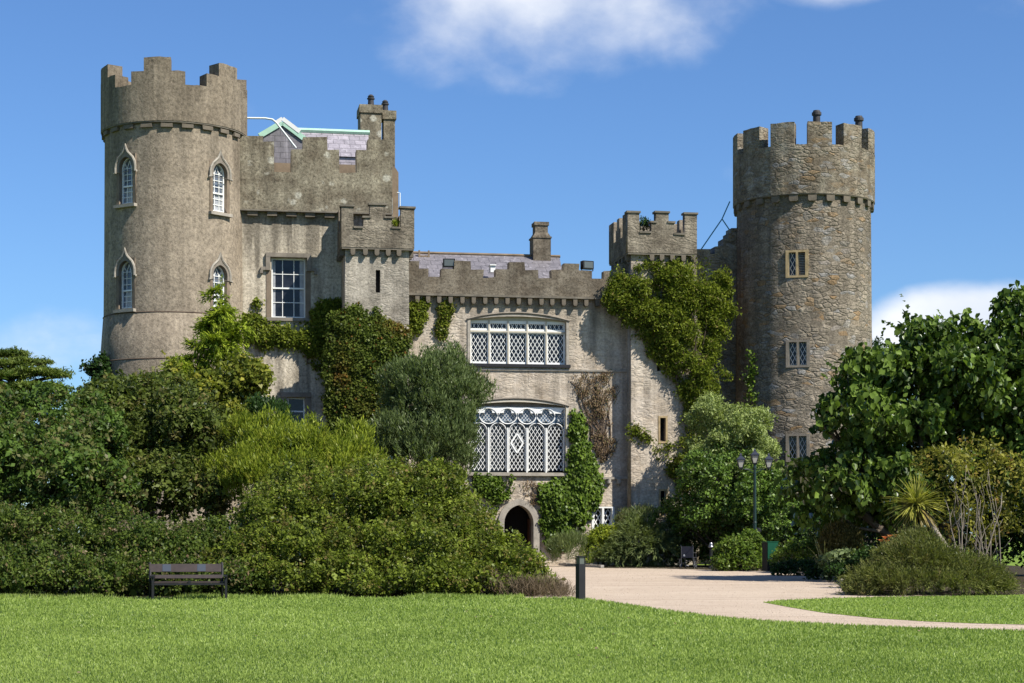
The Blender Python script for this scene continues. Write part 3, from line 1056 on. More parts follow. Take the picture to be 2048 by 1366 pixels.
def sash_window(u, v, z0, wd, h, cols, rows, arch_rise=0.0, rz=0.0, hood='square', depth=0.30, surround=None, bars=0.035, glass='glass', curtain=None):
    root = empty('window')
    root.parent = castle
    root.matrix_local = put(u, v, z0, rz)
    zs = h - arch_rise
    out = arch(wd, 0, zs, arch_rise)
    g = MB()
    g.prism(out, depth, depth + 0.02)
    g.build('glass', M[glass], root)
    if curtain:
        for (xa, xb, za, zb_) in curtain:
            cu = MB()
            cu.box(xa, xb, depth - 0.003, depth - 0.001, za, zb_)
            cu.build('curtain', M['curtain'], root)
    inn = arch(wd - 0.14, 0.08, zs, arch_rise * 0.93 if arch_rise else -0.07)
    if not arch_rise:
        inn = [(-wd / 2 + 0.07, 0.08), (-wd / 2 + 0.07, h - 0.07), (wd / 2 - 0.07, h - 0.07), (wd / 2 - 0.07, 0.08)]
    link('sash', plate(out, [inn], 0.08), M['white'], root, Matrix.Translation((0, depth - 0.085, 0)))
    b = MB()
    mid = 0.08 + (zs - 0.08 if arch_rise else h - 0.15) * (0.5 if not arch_rise else 0.47)
    b.box(-wd / 2 + 0.06, wd / 2 - 0.06, depth - 0.10, depth - 0.004, mid - 0.035, mid + 0.035)
    ztop = zs if arch_rise else h - 0.07
    for i in range(1, cols):
        x = -wd / 2 + wd * i / cols
        b.box(x - bars / 2, x + bars / 2, depth - 0.045, depth - 0.006, 0.06, ztop + (0.02 if arch_rise else 0.01))
    for (za, zb2) in ((0.08, mid), (mid, ztop)):
        for j in range(1, rows // 2):
            z = za + (zb2 - za) * j / (rows // 2)
            b.box(-wd / 2 + 0.06, wd / 2 - 0.06, depth - 0.04, depth - 0.008, z - bars / 2, z + bars / 2)
    if arch_rise:
        b.box(-wd / 2 + 0.06, wd / 2 - 0.06, depth - 0.045, depth - 0.006, zs - bars / 2, zs + bars / 2)
        for i in range(cols):
            xa, xb = -wd / 2 + wd * i / cols, -wd / 2 + wd * (i + 1) / cols
            zz_ = zs + arch_rise * (0.45 if i != 1 else 0.72)
            bar(b, (xa, zs), ((xa + xb) / 2, zz_), bars, depth - 0.04, depth - 0.008)
            bar(b, (xb, zs), ((xa + xb) / 2, zz_), bars, depth - 0.042, depth - 0.01)
    b.build('glazing_bar', M['white'], root)
    return root


# wing windows
r = sash_window(wwin_u, vw, wwin_z0, wwin_w, wwin_h, 3, 4, bars=0.03, curtain=[(wwin_w / 2 - 0.26, wwin_w / 2 - 0.08, 0.1, wwin_h - 0.1), (-wwin_w / 2 + 0.08, -wwin_w / 2 + 0.2, 0.1, wwin_h - 0.1)])
mb = MB()
ww, hh = wwin_w / 2, wwin_h
mb.box(-ww - 0.27, ww + 0.27, -0.16, 0.0, hh + 0.02, hh + 0.22)
for sg in (-1, 1):
    x = sg * (ww + 0.17)
    mb.box(x - 0.1, x + 0.1, -0.155, 0.0, hh - 0.62, hh + 0.018)
    x2 = sg * (ww + 0.38)
    mb.box(x2 - 0.13, x2 + 0.13, -0.14, 0.0, hh - 0.62, hh - 0.46)
    x3 = sg * (ww + 0.48)
    mb.box(x3 - 0.07, x3 + 0.07, -0.15, 0.0, hh - 0.78, hh - 0.623)
mb.build('hood_mould', M['darkdress'], r)
for sg in (-1, 1):
    mb = MB()
    x = sg * (ww + 0.13)
    mb.box(x - 0.12, x + 0.12, -0.03, 0.0, -0.1, hh - 0.625)
    mb.build('jamb', M['brownjamb'], r)
mb = MB()
mb.box(-ww - 0.25, ww + 0.25, -0.12, 0.2, -0.16, -0.0)
mb.build('sill', M['darkdress'], r)
r = sash_window(lw_u, vw, lw_z0, lw_w, lw_h, 1, 2)
mb = MB()
mb.box(-lw_w / 2 - 0.3, lw_w / 2 + 0.3, -0.12, 0.0, lw_h + 0.02, lw_h + 0.24)
for sg in (-1, 1):
    x = sg * (lw_w / 2 + 0.15)
    mb.box(x - 0.14, x + 0.14, -0.06, 0.0, -0.1, lw_h + 0.018)
mb.build('hood_mould', M['darkdress'], r)


# ---- square turrets
def turret(name, px0, px1, v, depth, ptop, psh, plab, body_mat, top_mat, slits, vpar, corb, zc_py, left_top):
    u0, _ = L(px0, 560, v)
    u1, _ = L(px1, 560, v)
    zt = L((px0 + px1) / 2, zc_py, v)[1]
    holes = [shift(arch(w_, 0, h_, 0), u_, z_) for (u_, z_, w_, h_) in slits]
    body = part(name, plate([(u0, -0.3), (u1, -0.3), (u1, zt), (u0, zt)], holes, 0.7), M[body_mat], mat=put(0, v, 0))
    mb = MB()
    mb.box(u0, u0 + 0.6, 0.7, depth, -0.3, zt)
    mb.box(u1 - 0.6, u1, 0.7, depth, -0.3, zt)
    mb.box(u0 + 0.6, u1 - 0.6, depth - 0.6, depth, -0.3, zt)
    mb.box(u0 + 0.6, u1 - 0.6, 0.7, depth - 0.6, zt - 0.5, zt + 0.25)
    mb.build('turret_side_wall', M[body_mat], body)
    pp = ragged(lpoly(ptop, vpar), 0.012)
    ua, ub = pp[0][0], pp[-1][0]
    par = part('turret_parapet', plate([(ua, zt)] + pp + [(ub, zt)], [], 0.4), M[top_mat], mat=put(0, vpar, 0))
    dep = depth + (vpar - v) + 0.25
    # the other three sides: same stepped battlement
    zc_base = min(p[1] for p in pp)
    zm = max(p[1] for p in pp)
    zs_ = zc_base + (zm - zc_base) * 0.5

    def side(length):
        s1, s2, s3 = length * 0.21, length * 0.34, length * 0.42
        return [(0, zt), (0, zm), (s1, zm), (s1, zc_base), (s2, zc_base), (s2, zs_), (s3, zs_), (s3, zm), (length - s3, zm), (length - s3, zs_),
                (length - s2, zs_), (length - s2, zc_base), (length - s1, zc_base), (length - s1, zm), (length, zm), (length, zt)]
    ln = dep - 0.8
    for uu, sg in ((ua, 1), (ub - 0.4, 1)):
        me = plate(side(ln), [], 0.4)
        # local x runs back from the front, y to the right
        mt = put(uu, vpar - 0.4, 0) @ Matrix(((0, 1, 0, 0), (1, 0, 0, 0), (0, 0, 1, 0), (0, 0, 0, 1)))
        o = link('side_parapet', me, M[top_mat], par, par.matrix_local.inverted() @ mt)
    me = plate(side(ub - ua), [], 0.4)
    link('back_parapet', me, M[top_mat], par, par.matrix_local.inverted() @ put(ua, vpar - dep + 0.4, 0))
    # copings on the merlons of the front
    for i in range(len(pp) - 1):
        if abs(pp[i][1] - pp[i + 1][1]) < 0.06 and abs(pp[i + 1][0] - pp[i][0]) > 0.15:
            z = max(pp[i][1], pp[i + 1][1])
            lo_ = z < zc_base + 0.1
            cp = MB()
            cp.box(min(pp[i][0], pp[i + 1][0]) - (0.0 if lo_ else 0.06), max(pp[i][0], pp[i + 1][0]) + (0.0 if lo_ else 0.06), -0.06, 0.46, z + 0.002, z + 0.09, jit=0.008)
            cp.build('coping', M['coping'], par)
    s = MB()
    s.box(ua + 0.02, ub - 0.02, 0.02, dep - 0.02, zt - 0.08, zt - 0.004)
    s.build('string_course', M['coping'], par)
    for px in corb:
        u, _ = L(px, zc_py, v)
        c = MB()
        c.prism([(-0.11, 0), (-0.11, -0.2), (-0.06, -0.28), (0.06, -0.28), (0.11, -0.2), (0.11, 0)], -(vpar - v), 0.0)
        c.build('corbel', M['corbel'], par, par.matrix_local.inverted() @ put(u, v, zt - 0.082))
    nk = max(2, int(depth / 0.75))
    for k in range(nk):
        for uu, sg in ((u0, -1), (u1, 1)):
            c = MB()
            c.box(min(0, sg * (vpar - v)), max(0, sg * (vpar - v)), -0.11, 0.11, -0.26, 0)
            c.build('corbel', M['corbel'], par, par.matrix_local.inverted() @ put(uu, v - 0.3 - k * (depth - 0.6) / nk, zt - 0.082))
    return body, par


vt = 1.2
su, sz, sw = centre(751.5, 760.5, 585, vt)
sh = L(756, 540, vt)[1] - sz
lt_top = [(683, 414), (707, 413.5), (707, 457), (727, 457), (727, 436), (740, 436), (740, 410), (771, 410), (771, 437), (783, 437), (783, 458), (802, 458), (802, 417), (828.5, 417)]
turret('square_turret', 690.5, 818, vt, 3.2, lt_top, None, None, 'turret', 'turrettop', [(su, sz, sw, sh)], vt + 0.24, (705, 730, 753, 775.5, 797), 497, None)
mb = MB()
mb.box(-sw / 2, sw / 2, 0.25, 0.3, 0, sh)
mb.build('slit_window', M['dark'], castle, put(su, vt, sz))
# right block and turret
vb = 0.81
b1u, b1z, b1w = centre(1317, 1334.5, 886, vb)
b1h = L(1326, 834, vb)[1] - b1z
b2u, b2z, b2w = centre(1318, 1335.5, 1035, vb)
b2h = L(1326, 980, vb)[1] - b2z
b3u, b3z, b3w = centre(1314, 1322, 742, vb)
b3h = L(1318, 716, vb)[1] - b3z
rt_top = [(1255, 426), (1279, 426), (1279, 466.5), (1303, 466.5), (1303, 446), (1312, 446), (1312, 426), (1337, 426), (1337, 446.5), (1348, 446.5), (1348, 470), (1370, 470), (1370, 429), (1394, 429)]
turret('square_turret', 1262, 1388, vb, 3.6, rt_top, None, None, 'hall', 'turrettop',
       [(b1u, b1z, b1w - 0.05, b1h), (b2u, b2z, b2w - 0.05, b2h), (b3u, b3z, b3w, b3h)], vb + 0.22, (1302, 1322, 1343, 1365, 1384), 508, None)
lattice_window('slit_window', b1u, vb, b1z + 0.08, b1w - 0.16, b1h - 0.12, mats=('ochrestone', 'brownjamb'), jamb=0.09, pitch=9)
lattice_window('slit_window', b2u, vb, b2z + 0.08, b2w - 0.16, b2h - 0.12, mats=('ochrestone', 'paleframe'), jamb=0.09, pitch=9)
mb = MB()
mb.box(-b3w / 2, b3w / 2, 0.3, 0.35, 0, b3h)
mb.build('slit_window', M['dark'], castle, put(b3u, vb, b3z))

# ---- link wall with stepped parapet, climbing to the right tower
vl = -1.6
lk = lpoly([(1380, 499), (1396, 498), (1420, 498), (1420, 508), (1430, 508), (1430, 493), (1447, 491), (1447, 477), (1457, 477), (1457, 466), (1463, 466), (1463, 456), (1490, 456)], vl)
part('link_wall', plate([(lk[0][0], -0.3)] + lk + [(lk[-1][0], -0.3)], [], 1.0), M['rubbletop'], mat=put(0, vl, 0))


# ---- round towers
class Tower:
    def __init__(s, cpx, Y):
        s.X = (cpx - CX) / F * Y
        s.Y = Y
        s.a = math.atan2(s.X, s.Y)                     # local -y looks at the camera
        p = np.array([s.X, s.Y]) - O
        s.mat = Matrix.Translation((float(p @ U), -float(p @ N), 0)) @ Matrix.Rotation(-s.a - TH, 4, 'Z')
        s.D = math.hypot(s.X, s.Y)

    def z(s, py, phi, r):
        return EYE - (py - HZ) / F * (s.Y - r * math.cos(phi) * math.cos(s.a))

    def phi(s, px, r):
        # angle on the tower seen at px: solve by bisection
        lo, hi = -1.5, 1.5
        for _ in range(50):
            m = (lo + hi) / 2
            x = r * math.sin(m)
            y = s.D - r * math.cos(m)
            if x / y < math.tan(math.atan((px - CX) / F) - s.a):
                lo = m
            else:
                hi = m
        return (lo + hi) / 2


def tower_shell(prof, holes, nphi=96):
    """wall of revolution: prof [(z, r)]; holes [(phi0, phi1, z0, z1)]"""
    ph = sorted(set([round(-math.pi + 2 * math.pi * i / nphi, 5) for i in range(nphi)] + [round(h, 5) for q in holes for h in q[:2]]))
    zs = sorted(set([p[0] for p in prof] + [h for q in holes for h in q[2:]]))
    rr = np.interp(zs, [p[0] for p in prof], [p[1] for p in prof])
    mb = MB()
    n, k = len(ph), len(zs)
    vs = [(rr[j] * math.sin(ph[i]), -rr[j] * math.cos(ph[i]), zs[j]) for j in range(k) for i in range(n)]
    fs = []
    for j in range(k - 1):
        for i in range(n):
            i2 = (i + 1) % n
            p0, p1 = ph[i], ph[i2] if i2 else math.pi
            pm, zm = (p0 + p1) / 2, (zs[j] + zs[j + 1]) / 2
            if any(q[0] < pm < q[1] and q[2] < zm < q[3] for q in holes):
                continue
            fs.append((j * n + i, j * n + i2, (j + 1) * n + i2, (j + 1) * n + i))
    mb.add(vs, fs)
    mb.add([(0, 0, zs[-1])] + [(rr[-1] * math.sin(p), -rr[-1] * math.cos(p), zs[-1]) for p in ph], [(0, 1 + i, 1 + (i + 1) % n) for i in range(n)])
    return mb


def parapet_ring(r_out, thick, z0, steps):
    """ring wall whose top follows steps [(phi0, phi1, z)] covering the full turn"""
    mb = MB()
    ri = r_out - thick
    for (a, b, z) in steps:
        n = max(2, int((b - a) / R(4)))
        ps = [a + (b - a) * i / n for i in range(n + 1)]
        vs = []
        for p in ps:
            jz = random.uniform(-0.02, 0.02)
            for (r_, zz_) in ((r_out, z0), (r_out, z + jz), (ri, z + jz), (ri, z0)):
                vs.append((r_ * math.sin(p), -r_ * math.cos(p), zz_))
        fs = [(4 * i + c, 4 * i + 4 + c, 4 * i + 4 + (c + 1) % 4, 4 * i + (c + 1) % 4) for i in range(n) for c in range(4)]
        fs += [(3, 2, 1, 0), (4 * n, 4 * n + 1, 4 * n + 2, 4 * n + 3)]
        mb.add(vs, fs)
    return mb


def ogee(wd, zs, peak):
    """ogee hood outline from left stop over the peak to the right stop"""
    h = wd / 2
    half = [(-h - 0.10, zs - 0.26), (-h, zs - 0.26), (-h, zs), (-h * 0.93, zs + 0.20), (-h * 0.74, zs + 0.40), (-h * 0.48, zs + 0.54), (-h * 0.25, zs + 0.66), (-h * 0.10, zs + 0.82), (0, peak)]
    return half + [(-x, z) for x, z in half[-2::-1]]


TL = Tower(349, 89.0)
R1 = 137.5 / F * 88.2
R2 = 146.0 / F * 88.2
Rt = 145.5 / F * 88.2
zr = TL.z(243, 0, R1)
z_line = TL.z(624, 0, R1)
z_line2 = TL.z(717, 0, R2)
tw_holes, tw_wins = [], []
for (pl, pr, ysill, ytop) in ((237, 270, 410, 317), (422, 455, 421, 323), (236, 269, 619, 524), (422, 455, 625, 528)):
    p0, p1 = TL.phi(pl, R1), TL.phi(pr, R1)
    pc = (p0 + p1) / 2
    z0, z1 = TL.z(ysill, pc, R1), TL.z(ytop, pc, R1)
    tw_wins.append((pc, z0, z1 - z0))
    tw_holes.append((pc - 0.56 / R1, pc + 0.56 / R1, z0 - 0.02, z1 + 0.02))
tl = tower_shell([(-0.3, R2 + 0.12), (z_line2, R2 + 0.03), (z_line - 0.02, R1 + 0.08), (z_line, R1 + 0.06), (z_line + 3, R1 + 0.03), (zr + 0.5, R1)], tw_holes).build('round_tower', M['tower'], castle, TL.mat, smooth=False)
tl['label'] = 'broad round tower with pebbledash walls'
for p_ in tl.data.polygons:
    p_.use_smooth = True
for pc, z0, h in tw_wins:
    mt = TL.mat @ Matrix.Rotation(pc, 4, 'Z')
    rr_ = R1 + 0.05
    base = mt @ Matrix.Translation((0, -rr_ + 0.02, z0))
    r = sash_window(0, 0, 0, 0.86, h, 3, 6, arch_rise=0.50, depth=0.30, bars=0.03, glass='glasspale', curtain=[(-0.12, 0.36, 0.1, h * 0.36), (-0.3, -0.2, 0.1, h * 0.3)])
    r.matrix_local = base
    zs = h - 0.50
    outer = [(-0.60, -0.05), (0.60, -0.05), (0.60, h + 0.10), (-0.60, h + 0.10)]
    link('surround', plate(outer, [arch(0.86, 0.0, zs, 0.50)], 0.36), M['brownjamb'], r, Matrix.Translation((0, 0.02, 0)))
    ho = MB()
    ho.tube([(x, -0.02, z) for x, z in ogee(1.24, zs + 0.04, h + 0.58)], [0.06] * 7 + [0.055, 0.04] + [0.055] + [0.06] * 7, 6)
    ho.build('hood_mould', M['dressed'], r)
    # stone spandrel between opening and hood
    sp_o = [p for p in ogee(1.22, zs + 0.02, h + 0.5) if abs(p[0]) <= 0.62][1:-1]
    link('hood_stone', plate([(-0.61, zs - 0.2)] + sp_o[1:-1] + [(0.61, zs - 0.2)], [arch(0.862, zs - 0.19, zs, 0.50)], 0.05), M['darkdress'], r, Matrix.Translation((0, -0.022, 0)))
    s = MB()
    s.box(-0.66, 0.66, -0.14, 0.3, -0.19, -0.052)
    s.build('sill', M['dressed'], r)
# string lines on the lower stage
for z, rad in ((z_line, R1 + 0.065), (z_line2, R2 + 0.015)):
    mb = MB()
    mb.tube([(rad * math.sin(a), -rad * math.cos(a), z) for a in np.linspace(-math.pi, math.pi, 73)], 0.04, 5, cap=False)
    mb.build('string_course', M['vine'], tl)
zpb = TL.z(167, 0, Rt)
zps = TL.z(141, 0, Rt)
zpt = TL.z(114, 0, Rt)
steps = []
for k in range(6):
    c = R(-13.3 + 60 * k)
    for a, b, z in ((-30, -21.5, zpb), (-21.5, -10.5, zps), (-10.5, 10.5, zpt), (10.5, 21.5, zps), (21.5, 30, zpb)):
        steps.append((c + R(a), c + R(b), z))
lpr = parapet_ring(Rt, 0.75, zr, steps).build('tower_parapet', M['towertop'], castle, TL.mat)
mb = MB()
mb.lathe([(R1 + 0.02, zr - 0.10), (Rt - 0.02, zr - 0.06), (Rt - 0.02, zr - 0.003), (R1 - 0.5, zr - 0.003)], 72)
mb.build('string_course', M['coping'], lpr)
for k in range(22):
    a = R(-6 + 360 / 22 * k)
    c = MB()
    c.box(-0.27, 0.27, -(Rt - R1) * 0.72, 0.12, -0.19, 0, jit=0.012)
    c.build('corbel', M['corbel'], lpr, Matrix.Rotation(a, 4, 'Z') @ Matrix.Translation((0, -R1, zr - 0.09)))

TR = Tower(1607, 93.6)
Q1 = 133.5 / F * 92.8
Q0 = 138.0 / F * 92.8
Qt = 141.5 / F * 92.8
zq = TR.z(388, 0, Q1)
rw = []
for (pl, pr, yb, yt) in ((1574.5, 1614, 552, 503), (1575, 1617, 732, 683), (1575, 1617, 921, 871)):
    p0, p1 = TR.phi(pl, Q1), TR.phi(pr, Q1)
    pc = (p0 + p1) / 2
    z0, z1 = TR.z(yb, pc, Q1), TR.z(yt, pc, Q1)
    rw.append((pc, z0, z1 - z0, (p1 - p0) * Q1))
tr = tower_shell([(-0.3, Q0 + 0.05), (6.0, Q0 - 0.02), (zq + 0.5, Q1)], [(pc - wd / 2 / Q1, pc + wd / 2 / Q1, z0, z0 + h) for pc, z0, h, wd in rw]).build('round_tower', M['rubble'], castle, TR.mat)
tr['label'] = 'slender round tower of bare rubble stone'
for p_ in tr.data.polygons:
    p_.use_smooth = True
for i, (pc, z0, h, wd) in enumerate(rw):
    r = lattice_window('window', 0, 0, 0, wd - 0.06, h - 0.06, lights=2, mats=(('ochrestone', 'darkdress', 'darkdress')[i], 'paleframe'), louvre=1 if i == 0 else None, pitch=0.21, slope=1.9, jamb=0.10)
    rq = float(np.interp(z0, [-0.3, 6.0, zq], [Q0 + 0.05, Q0 - 0.02, Q1]))
    r.matrix_local = TR.mat @ Matrix.Rotation(pc, 4, 'Z') @ Matrix.Translation((0, -rq + 0.0, z0 + 0.03))
zqb = TR.z(288, 0, Qt)
zqt = TR.z(243, 0, Qt)
steps = []
for k in range(12):
    c = R(-17 + 30 * k)
    steps += [(c - R(15), c - R(9.8), zqb), (c - R(9.8), c + R(9.8), zqt + random.uniform(-0.05, 0.05)), (c + R(9.8), c + R(15), zqb)]
rpr = parapet_ring(Qt, 0.7, zq, steps).build('tower_parapet', M['rubbletop'], castle, TR.mat)
mb = MB()
mb.lathe([(Q1 + 0.02, zq - 0.06), (Qt - 0.02, zq - 0.04), (Qt - 0.02, zq - 0.003), (Q1 - 0.5, zq - 0.003)], 72)
mb.build('string_course', M['coping'], rpr)
for k in range(24):
    a = R(7 + 15 * k)
    c = MB()
    c.prism([(-0.21, 0), (-0.21, -0.22), (-0.16, -0.29), (0.16, -0.29), (0.21, -0.22), (0.21, 0)], -(Qt - Q1) * 0.8, 0.12)
    c.build('corbel', M['corbel'], rpr, Matrix.Rotation(a, 4, 'Z') @ Matrix.Translation((0, -Q1, zq - 0.062)))
for px, yt in ((1633, 222), (1716, 236)):
    ph_ = TR.phi(px, Q1)
    rr_ = Qt * 0.55 if px < 1700 else Qt * 0.8
    x = (px - 1607) / F * 92.5
    y = -0.6 if px < 1700 else -0.9
    zt = EYE - (yt - HZ) / F * (93.6 + y)
    mb = MB()
    hh = 0.95
    zb2 = zqt - 1.2
    mb.lathe([(0.20, zb2), (0.18, zt - 0.25), (0.24, zt - 0.24), (0.24, zt - 0.10), (0.19, zt - 0.08), (0.17, zt)], 14, c=(x, y))
    mb.build('flue_pot', M['clay'] if px < 1700 else M['clay'], castle, TR.mat)

# pipes and lightning rods of the castle
mb = MB()
vv_ = vg + 0.9
pp = [L(487, 236, vv_), L(530, 236.5, vv_), L(545, 239, vv_), L(553, 246, vv_), L(592, 296, vv_)]
mb.tube([(u, -vv_, z) for u, z in pp], 0.05, 6)
mb.build('roof_pipe', M['palepipe'], castle)
mb = MB()
vv_ = vl - 0.4
p0, p1, p2, p3 = L(1402, 499, vv_), L(1444, 438, vv_), L(1459.5, 403, vv_), L(1463, 466, vv_)
mb.tube([(p0[0], -vv_, p0[1]), (p1[0], -vv_, p1[1]), (p2[0], -vv_, p2[1])], 0.032, 5)
mb.tube([(p1[0], -vv_, p1[1]), (p3[0], -vv_, p3[1])], 0.032, 5)
mb.build('teal_stair_rail', M['tealpaint'], castle)
mb = MB()
u, z = L(783, 397, vw - 0.1)
_, zb2 = L(783, 455, vw - 0.1)
mb.tube([(u, -vw + 0.05, zb2), (u, -vw + 0.05, z)], 0.045, 6)
u, z = L(800, 386, vch)
_, zb2 = L(800, 420, vch)
mb.tube([(u, -vch, zb2), (u, -vch, z), (u - 0.15, -vch, z + 0.02)], 0.03, 6)
mb.build('vent_pipe', M['palepipe'], castle)

# ------------------------------------------------------------------ floodlights standing on the hall parapet
for i, (px, py, lab) in enumerate(((898, 537, 'black floodlight on the parapet near the left turret'), (1174.5, 541, 'black floodlight on the parapet beside the creeper'))):
    u, z = L(px, py, vp - 0.25)
    fl = empty('floodlight', tuple(LW(u, vp - 0.25, z)), TH + (R(-6) if i == 0 else R(14)), lab, 'floodlight', 'floodlights on the parapet')
    mb = MB()
    mb.box(-0.29, 0.29, -0.14, 0.18, 0.06, 0.46)
    mb.box(-0.25, 0.25, 0.18, 0.26, 0.12, 0.40)
    mb.build('housing', M['black'], fl)
    mb = MB()
    mb.box(-0.23, 0.23, -0.155, -0.142, 0.11, 0.41)
    mb.build('lens', M['floodglass'], fl)
    mb = MB()
    mb.box(-0.32, -0.295, -0.03, 0.03, 0.0, 0.28)
    mb.box(0.295, 0.32, -0.03, 0.03, 0.0, 0.28)
    mb.box(-0.32, 0.32, -0.03, 0.03, -0.02, 0.0)
    mb.build('bracket', M['black'], fl)

# ------------------------------------------------------------------ foliage
def unit(a):
    return a / (np.linalg.norm(a, axis=-1, keepdims=True) + 1e-9)


def rdir(n):
    return unit(rng.normal(size=(n, 3)))


def leaves_mesh(name, C, Nr, A, ln, wd, rnd, tint, mat, parent=None, lobed=False, kind=None):
    """one mesh of folded leaf blades: centre, face normal, long axis, length, width"""
    n = len(C)
    A = unit(A)
    Nr = unit(Nr - A * np.sum(Nr * A, 1, keepdims=True))
    Sd = np.cross(A, Nr)
    ln = np.broadcast_to(np.asarray(ln, float), (n,))[:, None]
    wd = np.broadcast_to(np.asarray(wd, float), (n,))[:, None]
    if lobed:
        k = 6
        P = [C - A * ln * .5, C - A * ln * .22 + Sd * wd * .5 + Nr * wd * .16, C + A * ln * .12 + Sd * wd * .42 + Nr * wd * .12,
             C + A * ln * .5 - Nr * ln * .12, C + A * ln * .12 - Sd * wd * .42 + Nr * wd * .12, C - A * ln * .22 - Sd * wd * .5 + Nr * wd * .16]
        idx = [0, 1, 2, 3, 0, 3, 4, 5]
        q = 2
    else:
        k = 4
        P = [C - A * ln * .5, C - A * ln * .06 + Sd * wd * .5 + Nr * wd * .18, C + A * ln * .5, C - A * ln * .06 - Sd * wd * .5 + Nr * wd * .18]
        idx = [0, 1, 2, 3]
        q = 1
    V = np.stack(P, 1).reshape(-1, 3).astype(np.float32)
    base = (np.arange(n) * k)[:, None]
    loops = (base + np.array(idx)[None]).ravel().astype(np.int32)
    me = bpy.data.meshes.new(name)
    me.vertices.add(len(V))
    me.vertices.foreach_set('co', V.ravel())
    me.loops.add(len(loops))
    me.loops.foreach_set('vertex_index', loops)
    nf = n * q
    me.polygons.add(nf)
    me.polygons.foreach_set('loop_start', np.arange(0, nf * 4, 4, dtype=np.int32))
    me.polygons.foreach_set('loop_total', np.full(nf, 4, np.int32))
    for nm, val in (('rnd', rnd), ('tint', tint)):
        at = me.attributes.new(nm, 'FLOAT', 'POINT')
        at.data.foreach_set('value', np.repeat(np.clip(np.broadcast_to(val, (n,)), 0, 1), k).astype(np.float32))
    me.update(calc_edges=True)
    o = link(name, me, mat, parent)
    return tag(o, kind=kind)


